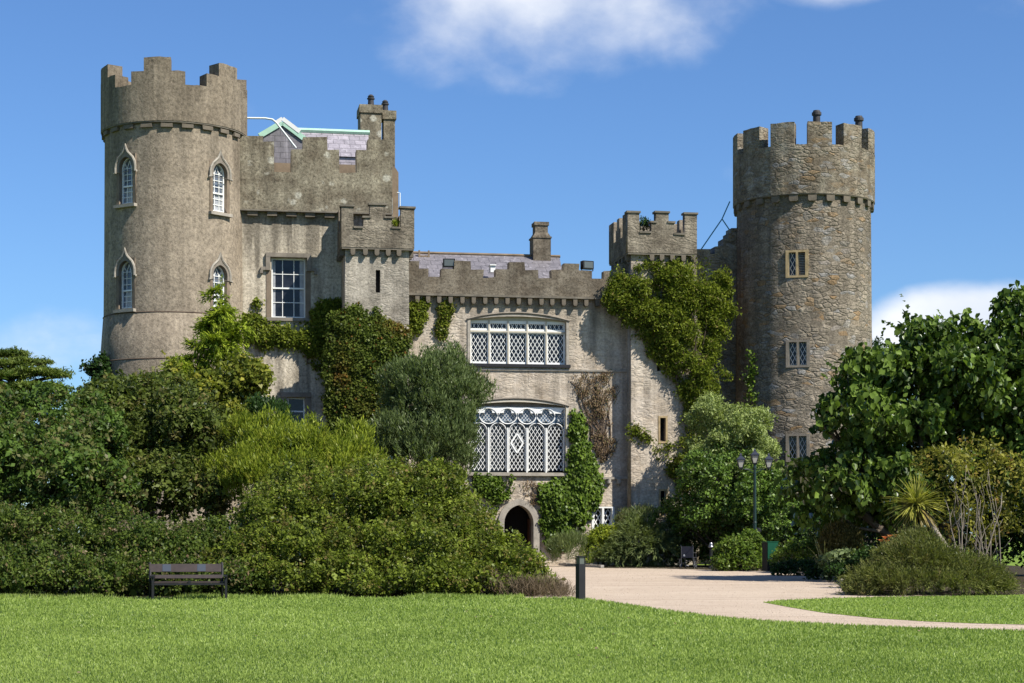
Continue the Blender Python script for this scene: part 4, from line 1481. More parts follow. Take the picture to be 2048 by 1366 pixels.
LM = {
    'hedge': leafmat('hedge_leaf', (0.022, 0.036, 0.005), (0.199, 0.244, 0.033), (0.20, 0.13, 0.055), gloss=0.18),
    'shrub': leafmat('shrub_leaf', (0.015, 0.035, 0.007), (0.119, 0.187, 0.035), (0.17, 0.13, 0.06), gloss=0.2),
    'olivine': leafmat('olive_shrub_leaf', (0.016, 0.030, 0.006), (0.132, 0.163, 0.032), (0.20, 0.15, 0.065), gloss=0.2),
    'pebble': leafmat('gravel_stone', (0.36, 0.285, 0.215), (0.54, 0.44, 0.345), (0.22, 0.18, 0.14), gloss=0.05, trans=0.0),
    'bramble': leafmat('bramble_leaf', (0.017, 0.040, 0.008), (0.124, 0.164, 0.029), (0.20, 0.13, 0.08), gloss=0.18),
    'lime': leafmat('lime_leaf', (0.072, 0.110, 0.011), (0.269, 0.306, 0.033), (0.26, 0.24, 0.04), gloss=0.12),
    'conifer': leafmat('conifer_leaf', (0.044, 0.083, 0.007), (0.292, 0.349, 0.035), (0.28, 0.28, 0.05), gloss=0.10),
    'maple': leafmat('sycamore_leaf', (0.031, 0.051, 0.007), (0.187, 0.203, 0.029), (0.36, 0.32, 0.05), gloss=0.16),
    'olive': leafmat('grey_green_leaf', (0.039, 0.060, 0.020), (0.167, 0.214, 0.079), (0.20, 0.21, 0.14), gloss=0.15),
    'yew': leafmat('dark_bush_leaf', (0.009, 0.024, 0.006), (0.050, 0.096, 0.022), (0.06, 0.1, 0.04), gloss=0.2),
    'creeper': leafmat('creeper_leaf', (0.029, 0.049, 0.009), (0.135, 0.172, 0.030), (0.23, 0.065, 0.022), gloss=0.15),
    'ivy': leafmat('ivy_leaf', (0.024, 0.053, 0.007), (0.161, 0.238, 0.029), (0.17, 0.2, 0.05), gloss=0.3),
    'clematis': leafmat('climber_leaf', (0.035, 0.060, 0.007), (0.203, 0.235, 0.029), (0.17, 0.12, 0.05), gloss=0.14),
    'dry': leafmat('dry_creeper_leaf', (0.076, 0.049, 0.029), (0.205, 0.147, 0.086), (0.08, 0.11, 0.03), gloss=0.05, trans=0.15),
    'pitto': leafmat('silvery_leaf', (0.081, 0.117, 0.039), (0.388, 0.445, 0.156), (0.25, 0.28, 0.12), gloss=0.2),
    'camellia': leafmat('glossy_leaf', (0.024, 0.055, 0.010), (0.163, 0.255, 0.036), (0.14, 0.16, 0.04), gloss=0.40, trans=0.22),
    'weep': leafmat('weeping_leaf', (0.045, 0.068, 0.025), (0.216, 0.254, 0.095), (0.12, 0.10, 0.06), gloss=0.12),
    'mound': leafmat('mound_leaf', (0.041, 0.052, 0.016), (0.192, 0.204, 0.058), (0.15, 0.11, 0.05), gloss=0.12),
    'big': leafmat('broad_leaf', (0.015, 0.035, 0.007), (0.143, 0.211, 0.035), (0.14, 0.19, 0.07), gloss=0.2, trans=0.25),
    'gold': leafmat('yellowing_leaf', (0.060, 0.070, 0.011), (0.264, 0.249, 0.045), (0.26, 0.14, 0.05), gloss=0.15),
    'brush': leafmat('bronze_bush_leaf', (0.047, 0.043, 0.014), (0.168, 0.141, 0.048), (0.16, 0.13, 0.07), gloss=0.12),
    'strap': leafmat('strap_leaf', (0.048, 0.085, 0.012), (0.215, 0.254, 0.045), (0.50, 0.48, 0.15), gloss=0.25),
    'cordy': leafmat('sword_leaf', (0.120, 0.133, 0.021), (0.405, 0.389, 0.082), (0.20, 0.13, 0.05), gloss=0.25),
    'cedar': leafmat('cedar_needle', (0.032, 0.062, 0.018), (0.193, 0.228, 0.055), (0.14, 0.17, 0.06), gloss=0.08),
    'hosta': leafmat('pale_hosta_leaf', (0.080, 0.116, 0.043), (0.245, 0.292, 0.135), (0.3, 0.34, 0.2), gloss=0.2),
    'twig': leafmat('dry_twig', (0.070, 0.050, 0.031), (0.207, 0.160, 0.103), (0.22, 0.2, 0.13), gloss=0.05, trans=0.1),
    'grass': leafmat('grass_blade', (0.131, 0.191, 0.035), (0.337, 0.420, 0.109), (0.46, 0.50, 0.24), gloss=0.10, trans=0.30),
    'tuft': leafmat('tall_grass_blade', (0.050, 0.081, 0.011), (0.176, 0.215, 0.041), (0.32, 0.27, 0.13), gloss=0.1),
}


def ell(px, py, d, rx, rz, ry=None):
    """ellipsoid: photograph centre and radii (px) at distance d, ry = depth radius in metres"""
    c = W(px, py, d)
    a = rx / F * d
    b = rz / F * d
    return (c, np.array([a, ry if ry is not None else min(a, 2.4) * 0.9, b]))


def foliage(ells, n_cl, per, clump, ln, wd, mode='round', shell=(0.74, 1.04), jit=1.0, tone=0.30, back=0.35, flat=0.85, zmin=0.06, tint_p=0.0, tint_cl=0.0, cull=0.72, aniso=None, under=0.22):
    """leaf positions: clumps spread over the skin of a union of ellipsoids, leaves round each clump"""
    Cc = np.array([e[0] for e in ells])
    Rr = np.array([e[1] for e in ells])
    wgt = Rr[:, 0] * Rr[:, 2] + Rr[:, 1] * Rr[:, 2] * 0.6
    P, Nn = [], []
    tot = 0
    guard = 0
    while tot < n_cl and guard < 30:
        guard += 1
        k = n_cl * 2
        e = rng.choice(len(ells), k, p=wgt / wgt.sum())
        d = rdir(k)
        rad = rng.uniform(shell[0], shell[1], k)[:, None]
        p = Cc[e] + d * Rr[e] * rad
        nn = unit(d / Rr[e])
        ok = p[:, 2] > zmin
        q = ((p[:, None] - Cc[None]) / Rr[None])
        inside = (np.sum(q * q, 2) < cull * cull).sum(1) > 0
        ok &= ~inside
        ok &= (nn[:, 1] < 0.35) | (rng.random(k) < back)
        ok &= rng.random(k) < np.clip(under + (nn[:, 2] + 0.45) * 1.1, under, 1.0)
        P.append(p[ok])
        Nn.append(nn[ok])
        tot += ok.sum()
    P = np.concatenate(P)[:n_cl]
    Nn = np.concatenate(Nn)[:n_cl]
    m = len(P)
    ct = np.clip(rng.normal(0.5, tone, m), 0, 1)
    ctint = (rng.random(m) < tint_cl) * rng.uniform(0.3, 0.9, m)
    cs = clump * rng.uniform(0.65, 1.35, m)
    i = np.repeat(np.arange(m), per)
    n = len(i)
    off = rng.normal(size=(n, 3))
    off = unit(off) * (rng.random(n) ** 0.5)[:, None]
    nr = Nn[i]
    if aniso is not None:
        ax = unit(Nn * aniso[0] + np.array([0, 0, 1.0]) * aniso[1] + rdir(m) * aniso[2])
        along = np.sum(off * ax[i], 1, keepdims=True) * ax[i]
        off = along * aniso[3] + (off - along) * aniso[4]
    else:
        al = np.sum(off * nr, 1, keepdims=True) * nr
        off = off - al * (1 - flat)
    C = P[i] + off * cs[i][:, None]
    keep = C[:, 2] > 0.02
    up = np.array([0, 0, 1.0])
    if mode == 'round':
        Nl = nr * 0.6 + up * 0.55 + rdir(n) * 0.75 * jit
        A = rdir(n) + np.array([0, 0, -0.35])
    elif mode == 'sprig':
        A = nr * 0.45 + up * 0.8 + rdir(n) * 0.6 * jit
        Nl = nr + rdir(n) * 0.9
    elif mode == 'droop':
        A = np.array([0, 0, -0.9]) + nr * 0.45 + rdir(n) * 0.45 * jit
        Nl = nr * 0.7 + up * 0.45 + rdir(n) * 0.55 * jit
    elif mode == 'along':
        A = ax[i] + rdir(n) * 0.45 * jit
        Nl = nr * 0.6 + up * 0.5 + rdir(n) * 0.6
    elif mode == 'flat':
        A = unit(nr * np.array([1, 1, 0.2]) + rdir(n) * 0.7)
        Nl = up + rdir(n) * 0.5
    rnd = np.clip(ct[i] * 0.66 + rng.random(n) * 0.44 - 0.05, 0, 1)
    tint = np.maximum(ctint[i] * rng.uniform(0.4, 1, n), (rng.random(n) < tint_p) * rng.uniform(0.4, 1, n))
    sz = rng.uniform(0.5, 1.4, n)
    return dict(C=C[keep], Nr=Nl[keep], A=A[keep], ln=(ln * sz)[keep], wd=(wd * sz)[keep], rnd=rnd[keep], tint=tint[keep])


def boughs(ells, n, r, push=0.86, up=0.25, lo=0.78, hi=1.12, base=0.66):
    """break a few big ellipsoids into many billowing boughs on their skin"""
    Cc = np.array([e[0] for e in ells])
    Rr = np.array([e[1] for e in ells])
    wgt = Rr[:, 0] * Rr[:, 2]
    out = []
    g = 0
    while len(out) < n and g < 40 * n:
        g += 1
        e = rng.choice(len(ells), p=wgt / wgt.sum())
        d = rdir(1)[0]
        d[2] = d[2] * 0.9 + up * rng.random()
        d /= np.linalg.norm(d)
        if d[1] > 0.45 and rng.random() < 0.7:
            continue
        p = Cc[e] + d * Rr[e] * push * rng.uniform(lo, hi)
        if p[2] < 0.15:
            continue
        q = ((p[None] - Cc) / Rr)
        if (np.sum(q * q, 1) < 0.5).any():
            continue
        s = r * rng.uniform(0.55, 1.4)
        out.append((p, np.array([s, s, s * rng.uniform(0.62, 0.9)])))
    return [(c, q * base) for c, q in ells] + out


def core(ells, n, per, ln, wd):
    """inner leaves that close the heart of a bush"""
    return foliage(ells, n, per, 0.35, ln, wd, shell=(0.30, 0.66), cull=0.0, tone=0.2, back=1.0, under=1.0)


def shoots(ells, n, length, k, ln, wd):
    """single leafy shoots that stand out of the outline"""
    Cc = np.array([e[0] for e in ells])
    Rr = np.array([e[1] for e in ells])
    wgt = Rr[:, 0] * Rr[:, 2]
    e = rng.choice(len(ells), n * 3, p=wgt / wgt.sum())
    d = rdir(n * 3)
    d[:, 2] = np.abs(d[:, 2])
    d[:, 1] = -np.abs(d[:, 1]) * 0.8 + 0.15
    d = unit(d)
    p = Cc[e] + d * Rr[e] * 0.98
    q = (p[:, None] - Cc[None]) / Rr[None]
    ok = ((np.sum(q * q, 2) < 0.85).sum(1) == 0) & (p[:, 2] > 0.3)
    p, d, e = p[ok][:n], d[ok][:n], e[ok][:n]
    m = len(p)
    ax = unit(unit(d / Rr[e]) * 0.6 + np.array([0, 0, 0.7]) + rdir(m) * 0.5)
    L_ = length * rng.uniform(0.5, 1.3, m)
    i = np.repeat(np.arange(m), k)
    f = rng.random(len(i))
    C = p[i] + ax[i] * (L_[i] * f)[:, None] + rng.normal(0, 0.025, (len(i), 3)) - np.array([0, 0, 0.18]) * (f ** 2 * L_[i])[:, None]
    A = ax[i] * 0.7 + rdir(len(i)) * 0.8
    t = rng.random(m)
    return dict(C=C, Nr=rdir(len(i)) + np.array([0, -0.2, 0.8]), A=A, ln=ln * rng.uniform(0.6, 1.2, len(i)) * (1.1 - 0.5 * f), wd=wd * rng.uniform(0.6, 1.2, len(i)) * (1.1 - 0.5 * f), rnd=np.clip(t[i] * 0.6 + 0.4 * rng.random(len(i)), 0, 1), tint=(rng.random(m) < 0.2)[i] * 0.5)


def cat(*ds):
    return {k: np.concatenate([d[k] for d in ds]) for k in ds[0]}


def limbs(ells, base, n, r0, mat, parent, name='branch', sub=3, spread=0.25, reach=0.85):
    """tapering, forking limbs from the base into the crown, as one mesh"""
    mb = MB()
    base = np.array(base, float)
    for k in range(n):
        c, r = ells[k % len(ells)]
        b = base + np.array([rng.uniform(-1, 1) * spread, rng.uniform(-1, 1) * spread, 0])
        tgt = c + rdir(1)[0] * r * 0.45
        pts = []
        for s in np.linspace(0, 1, 6):
            p = b * (1 - s) + tgt * s
            p[2] = b[2] + (tgt[2] - b[2]) * (s ** 0.8)
            pts.append(p + rng.normal(size=3) * 0.05 * s * np.linalg.norm(tgt - b) * 0.5)
        mb.tube(pts, [r0 * (1 - 0.75 * s) for s in np.linspace(0, 1, 6)], 6)
        for _ in range(sub):
            s0 = rng.integers(2, 6)
            t2 = c + rdir(1)[0] * r * reach
            q0, q1 = pts[s0], t2
            if q1[2] < 0.2:
                continue
            mid = (q0 + q1) / 2 + rng.normal(size=3) * 0.08 * np.linalg.norm(q1 - q0)
            mb.tube([q0, mid, q1], [r0 * 0.32, r0 * 0.2, r0 * 0.07], 5)
    return mb.build(name, mat, parent, smooth=True)


def plant(name, label, catg, ells, spec, mat, base=None, stems=6, r0=0.05, bark='bark', group=None, lobed=False, extra=None, bough=None, fill=None, shoot=None, part_name='foliage', stem_name='branch', sub=3, spread=0.25, reach=0.85):
    if base is None:
        c = np.mean([e[0] for e in ells], 0)
        base = np.array([c[0], c[1], 0.0])
    root = empty(name, tuple(base), 0, label, catg, group)
    d = spec if isinstance(spec, dict) and 'C' in spec else foliage(boughs(ells, *bough) if bough else ells, **spec)
    if fill:
        d = cat(d, core(ells, *fill))
    if shoot:
        d = cat(d, shoots(ells, *shoot))
    if extra is not None:
        d = cat(d, extra)
    d['C'] = d['C'] - base
    le = leaves_mesh(part_name, mat=LM[mat], parent=root, lobed=lobed, **d)
    if stems:
        e2 = [(c - base, r) for c, r in ells]
        limbs(e2, (0, 0, 0), stems, r0, M[bark], root, stem_name, sub, spread, reach)
    return root


# ------------------------------------------------------------------ far left: cedar
cb = W(22, 1000, 125)
cb[2] = 0
ce = [ell(20, 707, 125, 40, 3.5, 2.0), ell(-45, 710, 125, 60, 5, 2.5), ell(62, 724, 125, 46, 4.5, 2.2), ell(10, 727, 123, 40, 4, 2.0), ell(75, 743, 124, 62, 5, 2.6), ell(118, 750, 124, 28, 4, 1.6), ell(15, 750, 123, 50, 5, 2.4), ell(-60, 742, 125, 70, 8, 3),
      ell(60, 771, 123, 70, 4.5, 2.4), ell(-10, 778, 124, 60, 5, 2.4), ell(110, 775, 125, 30, 3.5, 1.6), ell(85, 795, 124, 50, 5, 2), ell(20, 803, 124, 80, 6, 3)]
cd = foliage(ce, 620, 42, 0.62, 0.32, 0.09, mode='flat', flat=0.25, tone=0.3, shell=(0.3, 1.05), cull=0.0, back=1.0)
croot = empty('cedar_tree', tuple(cb), 0, 'flat-topped cedar tree with layered branches at the far left', 'tree')
cd['C'] = cd['C'] - cb
leaves_mesh('crown', mat=LM['cedar'], parent=croot, **cd)
mb = MB()
tz = ce[0][0][2]
mb.tube([(0, 0, 0), (0.1, 0, tz * 0.4), (-0.1, 0, tz * 0.75), (0.2, 0, tz + 0.1)], [0.6, 0.5, 0.36, 0.12], 8)
for c, r in ce:
    p = c - cb
    mb.tube([(0, 0, p[2] - 1.1), tuple(p * np.array([0.5, 0.5, 1]) - np.array([0, 0, 0.35])), tuple(p - np.array([0, 0, 0.12]))], [0.2, 0.13, 0.05], 5)
    for sg in (-1, 1):
        mb.tube([tuple(p * np.array([0.6, 0.6, 1]) - np.array([0, 0, 0.25])), tuple(p + np.array([sg * r[0] * 0.7, 0, -0.12]))], [0.09, 0.03], 4)
mb.build('trunk', M['bark'], croot, smooth=True)

# ------------------------------------------------------------------ left side shrubs
HS = dict(per=22, clump=0.30, ln=0.17, wd=0.10, tone=0.32)
plant('shrub', 'tall dark green shrub mass filling the left edge below the cedar', 'shrub',
      [ell(20, 875, 60, 110, 62, 2.6), ell(120, 890, 59, 85, 66, 2.4), ell(-60, 910, 59, 100, 90, 2.6), ell(40, 960, 57, 120, 80, 2.4), ell(150, 985, 57, 80, 70, 2), ell(95, 838, 61, 50, 26, 1.4), ell(165, 850, 61, 36, 40, 1.4), ell(-10, 830, 61, 60, 30, 1.5), ell(80, 1010, 57, 150, 60, 2)],
      dict(n_cl=1900, tint_cl=0.22, **HS), 'shrub', stems=9, r0=0.09, shoot=(170, 0.75, 14, 0.16, 0.09), bough=(75, 0.85, 0.86, 0.25, 0.7, 1.15), fill=(300, 12, 0.24, 0.16))
plant('shrub', 'rounded olive green shrub in front of the left round tower', 'shrub',
      [ell(245, 860, 64, 85, 66, 2.4), ell(335, 866, 63, 86, 70, 2.4), ell(215, 808, 66, 36, 30, 1.2), ell(295, 806, 65, 50, 32, 1.4), ell(200, 790, 66.5, 12, 20, 0.5), ell(322, 790, 66, 12, 18, 0.5), ell(235, 925, 61, 80, 60, 2), ell(385, 880, 62, 50, 70, 1.8), ell(335, 935, 61, 80, 40, 1.6), ell(300, 1000, 60, 140, 60, 1.8), ell(400, 970, 60, 60, 60, 1.6)],
      dict(n_cl=1900, tint_cl=0.13, **HS), 'olivine', stems=9, r0=0.09, shoot=(170, 0.75, 14, 0.16, 0.09), bough=(70, 0.80, 0.86, 0.25, 0.7, 1.15), fill=(300, 12, 0.24, 0.16))
plant('conifer_tree', 'bright yellow-green conifer rising against the left round tower', 'tree',
      [ell(438, 604, 79, 12, 30, 0.6), ell(442, 645, 79, 28, 40, 0.9), ell(412, 655, 79, 18, 26, 0.7), ell(430, 700, 78.5, 46, 45, 1.2), ell(470, 690, 78.5, 22, 46, 0.9), ell(420, 765, 78, 64, 45, 1.4), ell(440, 830, 77, 76, 70, 1.5), ell(475, 740, 78, 28, 40, 1.0), ell(370, 740, 78, 26, 30, 0.8)],
      dict(n_cl=1200, per=28, clump=0.36, ln=0.20, wd=0.055, mode='along', tone=0.33, aniso=(0.8, -0.55, 0.25, 1.3, 0.40), tint_cl=0.05, shell=(0.7, 1.06)), 'conifer', stems=3, r0=0.12, shoot=(60, 0.4, 12, 0.17, 0.05), bough=(60, 0.42), fill=(200, 14, 0.24, 0.1), part_name='crown', stem_name='trunk')
plant('young_sycamore', 'young broadleaf tree with yellowing leaves beside the conifer', 'tree',
      [ell(475, 770, 74, 45, 45, 1.3), ell(430, 810, 74, 55, 60, 1.4), ell(385, 800, 73, 45, 40, 1.2), ell(500, 745, 75, 20, 24, 0.7), ell(360, 770, 74, 22, 26, 0.7), ell(450, 870, 72, 60, 50, 1.4), ell(345, 740, 75, 14, 20, 0.5), ell(523, 742, 75, 10, 10, 0.4)],
      dict(n_cl=900, per=18, clump=0.30, ln=0.19, wd=0.14, tone=0.34, tint_cl=0.16, tint_p=0.04), 'maple', stems=6, r0=0.08, shoot=(50, 0.6, 10, 0.18, 0.13), bough=(60, 0.5), fill=(160, 12, 0.24, 0.18), part_name='crown', stem_name='trunk')
# ivy column at the tower's left foot
plant('ivy', 'dark ivy clump on the outer left foot of the left round tower', 'climber',
      [ell(203, 750, 86.6, 14, 40, 0.5), ell(208, 790, 86, 20, 40, 0.6), ell(196, 745, 86.6, 10, 22, 0.4), ell(180, 735, 86.5, 12, 9, 0.3)],
      dict(n_cl=150, per=24, clump=0.3, ln=0.17, wd=0.13, tone=0.3), 'yew', stems=2, r0=0.04)
plant('dark_bush', 'small dark green bush below the lower wing window', 'shrub',
      [ell(540, 828, 72, 36, 28, 1.1), ell(515, 822, 72, 24, 24, 0.9), ell(562, 842, 72, 16, 18, 0.7), ell(545, 880, 71, 60, 36, 1.3)],
      dict(n_cl=420, per=26, clump=0.3, ln=0.13, wd=0.05, mode='sprig', tone=0.3), 'yew', stems=4)
plant('lime_shrub', 'feathery lime green shrub in the middle of the left border', 'shrub',
      [ell(550, 910, 60, 84, 40, 1.8), ell(498, 930, 59, 66, 46, 1.8), ell(600, 905, 59, 48, 44, 1.7), ell(635, 935, 58, 52, 46, 1.5), ell(560, 955, 58, 110, 40, 1.7), ell(622, 850, 61, 14, 16, 0.5), ell(478, 872, 61, 18, 20, 0.6), ell(550, 862, 61, 18, 14, 0.5)],
      dict(n_cl=1500, per=30, clump=0.30, ln=0.15, wd=0.035, mode='sprig', tone=0.3, aniso=(0.45, 0.8, 0.3, 1.3, 0.5), tint_cl=0.1), 'lime', stems=7, bough=(60, 0.5), fill=(220, 14, 0.22, 0.08))
plant('lime_shrub', 'smaller lime green shrub left of the grey-green tree', 'shrub',
      [ell(700, 918, 59, 34, 34, 1.2), ell(688, 940, 58, 42, 34, 1.2), ell(712, 882, 60, 16, 18, 0.6), ell(730, 945, 58, 20, 26, 0.7)],
      dict(n_cl=520, per=30, clump=0.28, ln=0.15, wd=0.035, mode='sprig', tone=0.3, aniso=(0.45, 0.8, 0.3, 1.3, 0.5), tint_cl=0.1), 'lime', stems=5, bough=(34, 0.45), fill=(90, 14, 0.22, 0.08))
plant('grey_green_tree', 'bushy grey-green tree left of the great windows', 'tree',
      [ell(862, 790, 81, 70, 66, 1.8), ell(888, 745, 82, 42, 36, 1.2), ell(838, 740, 82, 30, 34, 1.0), ell(815, 805, 81, 40, 60, 1.4), ell(905, 830, 81, 40, 62, 1.4), ell(855, 880, 80, 76, 66, 1.8), ell(795, 885, 80, 34, 50, 1.1), ell(910, 890, 80, 34, 46, 1.2), ell(938, 775, 82, 18, 28, 0.7), ell(860, 714, 82, 14, 14, 0.5), ell(905, 716, 82, 12, 14, 0.4)],
      dict(n_cl=1900, per=30, clump=0.34, ln=0.20, wd=0.045, mode='sprig', tone=0.34, aniso=(0.55, 0.75, 0.3, 1.35, 0.5), tint_cl=0.04), 'olive', stems=7, r0=0.11, shoot=(120, 0.5, 16, 0.16, 0.045), bough=(85, 0.66), fill=(300, 14, 0.26, 0.10), part_name='crown', stem_name='trunk', spread=0.5)
# big front bush
FB = [ell(700, 1020, 51, 190, 78, 2.6), ell(580, 1042, 50.5, 100, 84, 2.6), ell(835, 1026, 51, 120, 84, 2.6), ell(640, 1118, 49, 190, 88, 2.6), ell(865, 1112, 49, 150, 86, 2.6), ell(480, 1130, 49, 84, 66, 2.2), ell(985, 1150, 49, 84, 50, 1.6), ell(1000, 1112, 48.8, 50, 40, 1.4), ell(1030, 1138, 48.4, 54, 36, 1.2), ell(1078, 1168, 47.8, 48, 24, 0.9),
      ell(760, 975, 52, 90, 46, 1.8), ell(868, 968, 52, 56, 34, 1.6), ell(925, 1066, 50.5, 62, 58, 1.8), ell(1062, 1186, 47.4, 44, 20, 0.9), ell(560, 1165, 46.8, 110, 40, 1.3), ell(720, 1165, 46.8, 120, 42, 1.3), ell(880, 1165, 46.8, 110, 40, 1.3), ell(990, 1175, 46.8, 70, 28, 1.1), ell(620, 965, 52, 74, 36, 1.6), ell(790, 950, 52.5, 24, 20, 0.8), ell(858, 945, 52.5, 28, 18, 0.8)]
plant('hedge_mound', 'wide mounded hedge of small leaves sloping down to the gravel path', 'hedge', FB,
      dict(n_cl=4500, per=26, clump=0.22, ln=0.095, wd=0.060, tone=0.33, tint_cl=0.10, tint_p=0.02, shell=(0.80, 1.04)), 'hedge', stems=16, r0=0.05, spread=2.5, shoot=(260, 0.30, 10, 0.085, 0.05), bough=(420, 0.28, 0.90, 0.25, 0.90, 1.05, 0.78), fill=(900, 14, 0.2, 0.13))
plant('bramble_bank', 'low tangle of brambles and dead flower heads behind the bench', 'hedge',
      [ell(60, 1100, 49, 130, 78, 1.9), ell(200, 1098, 49, 120, 68, 1.9), ell(330, 1112, 49, 100, 66, 1.9), ell(-60, 1095, 49, 120, 90, 1.9), ell(130, 1150, 47, 150, 50, 1.3), ell(330, 1150, 47.6, 120, 55, 1.2), ell(-40, 1150, 47, 100, 55, 1.3), ell(420, 1130, 48.5, 60, 75, 1.4), ell(60, 1170, 46.3, 90, 30, 1.1), ell(200, 1172, 46.3, 90, 30, 1.1), ell(370, 1170, 46.6, 90, 32, 1.0), ell(470, 1172, 46.5, 60, 30, 1.1)],
      dict(n_cl=3600, per=24, clump=0.22, ln=0.095, wd=0.056, tone=0.34, tint_cl=0.09, tint_p=0.03, shell=(0.78, 1.05)), 'bramble', stems=0, r0=0.03, spread=3.0, shoot=(380, 0.48, 12, 0.09, 0.05), bough=(200, 0.40, 0.86, 0.25, 0.7, 1.2), fill=(700, 14, 0.2, 0.13))
# pale seed heads of the bramble bank
sd = foliage([ell(140, 1110, 47.4, 60, 22, 0.25), ell(215, 1112, 47.4, 30, 14, 0.2), ell(260, 1060, 47.8, 60, 20, 0.3), ell(155, 1180, 46.2, 12, 12, 0.2)], 46, 12, 0.09, 0.05, 0.04, tone=0.2, shell=(0.3, 1.1), cull=0.0)
sd['rnd'] = 0.8 + 0.2 * rng.random(len(sd['C']))
sd['tint'] = rng.random(len(sd['C'])) * 0.5
tag(leaves_mesh('seed_heads', mat=LM['twig'], kind='stuff', **sd), 'pale dead seed heads scattered over the bramble bank', 'seed heads')
# dry twiggy scrub at the right end of the hedge, tall grass along its foot
sc_ = foliage([ell(1085, 1178, 46.4, 60, 20, 0.7), ell(1030, 1180, 46.2, 50, 18, 0.6), ell(985, 1170, 46.6, 40, 24, 0.5), ell(1120, 1186, 46, 34, 12, 0.5)], 340, 14, 0.2, 0.26, 0.012, mode='sprig', jit=1.4, shell=(0.3, 1.1), cull=0.0, tone=0.3)
plant('dry_scrub', 'dry brown twigs at the end of the hedge near the bollard light', 'shrub', [ell(1070, 1180, 46.3, 70, 20, 0.6)], sc_, 'twig', stems=8, r0=0.012, bark='vine')

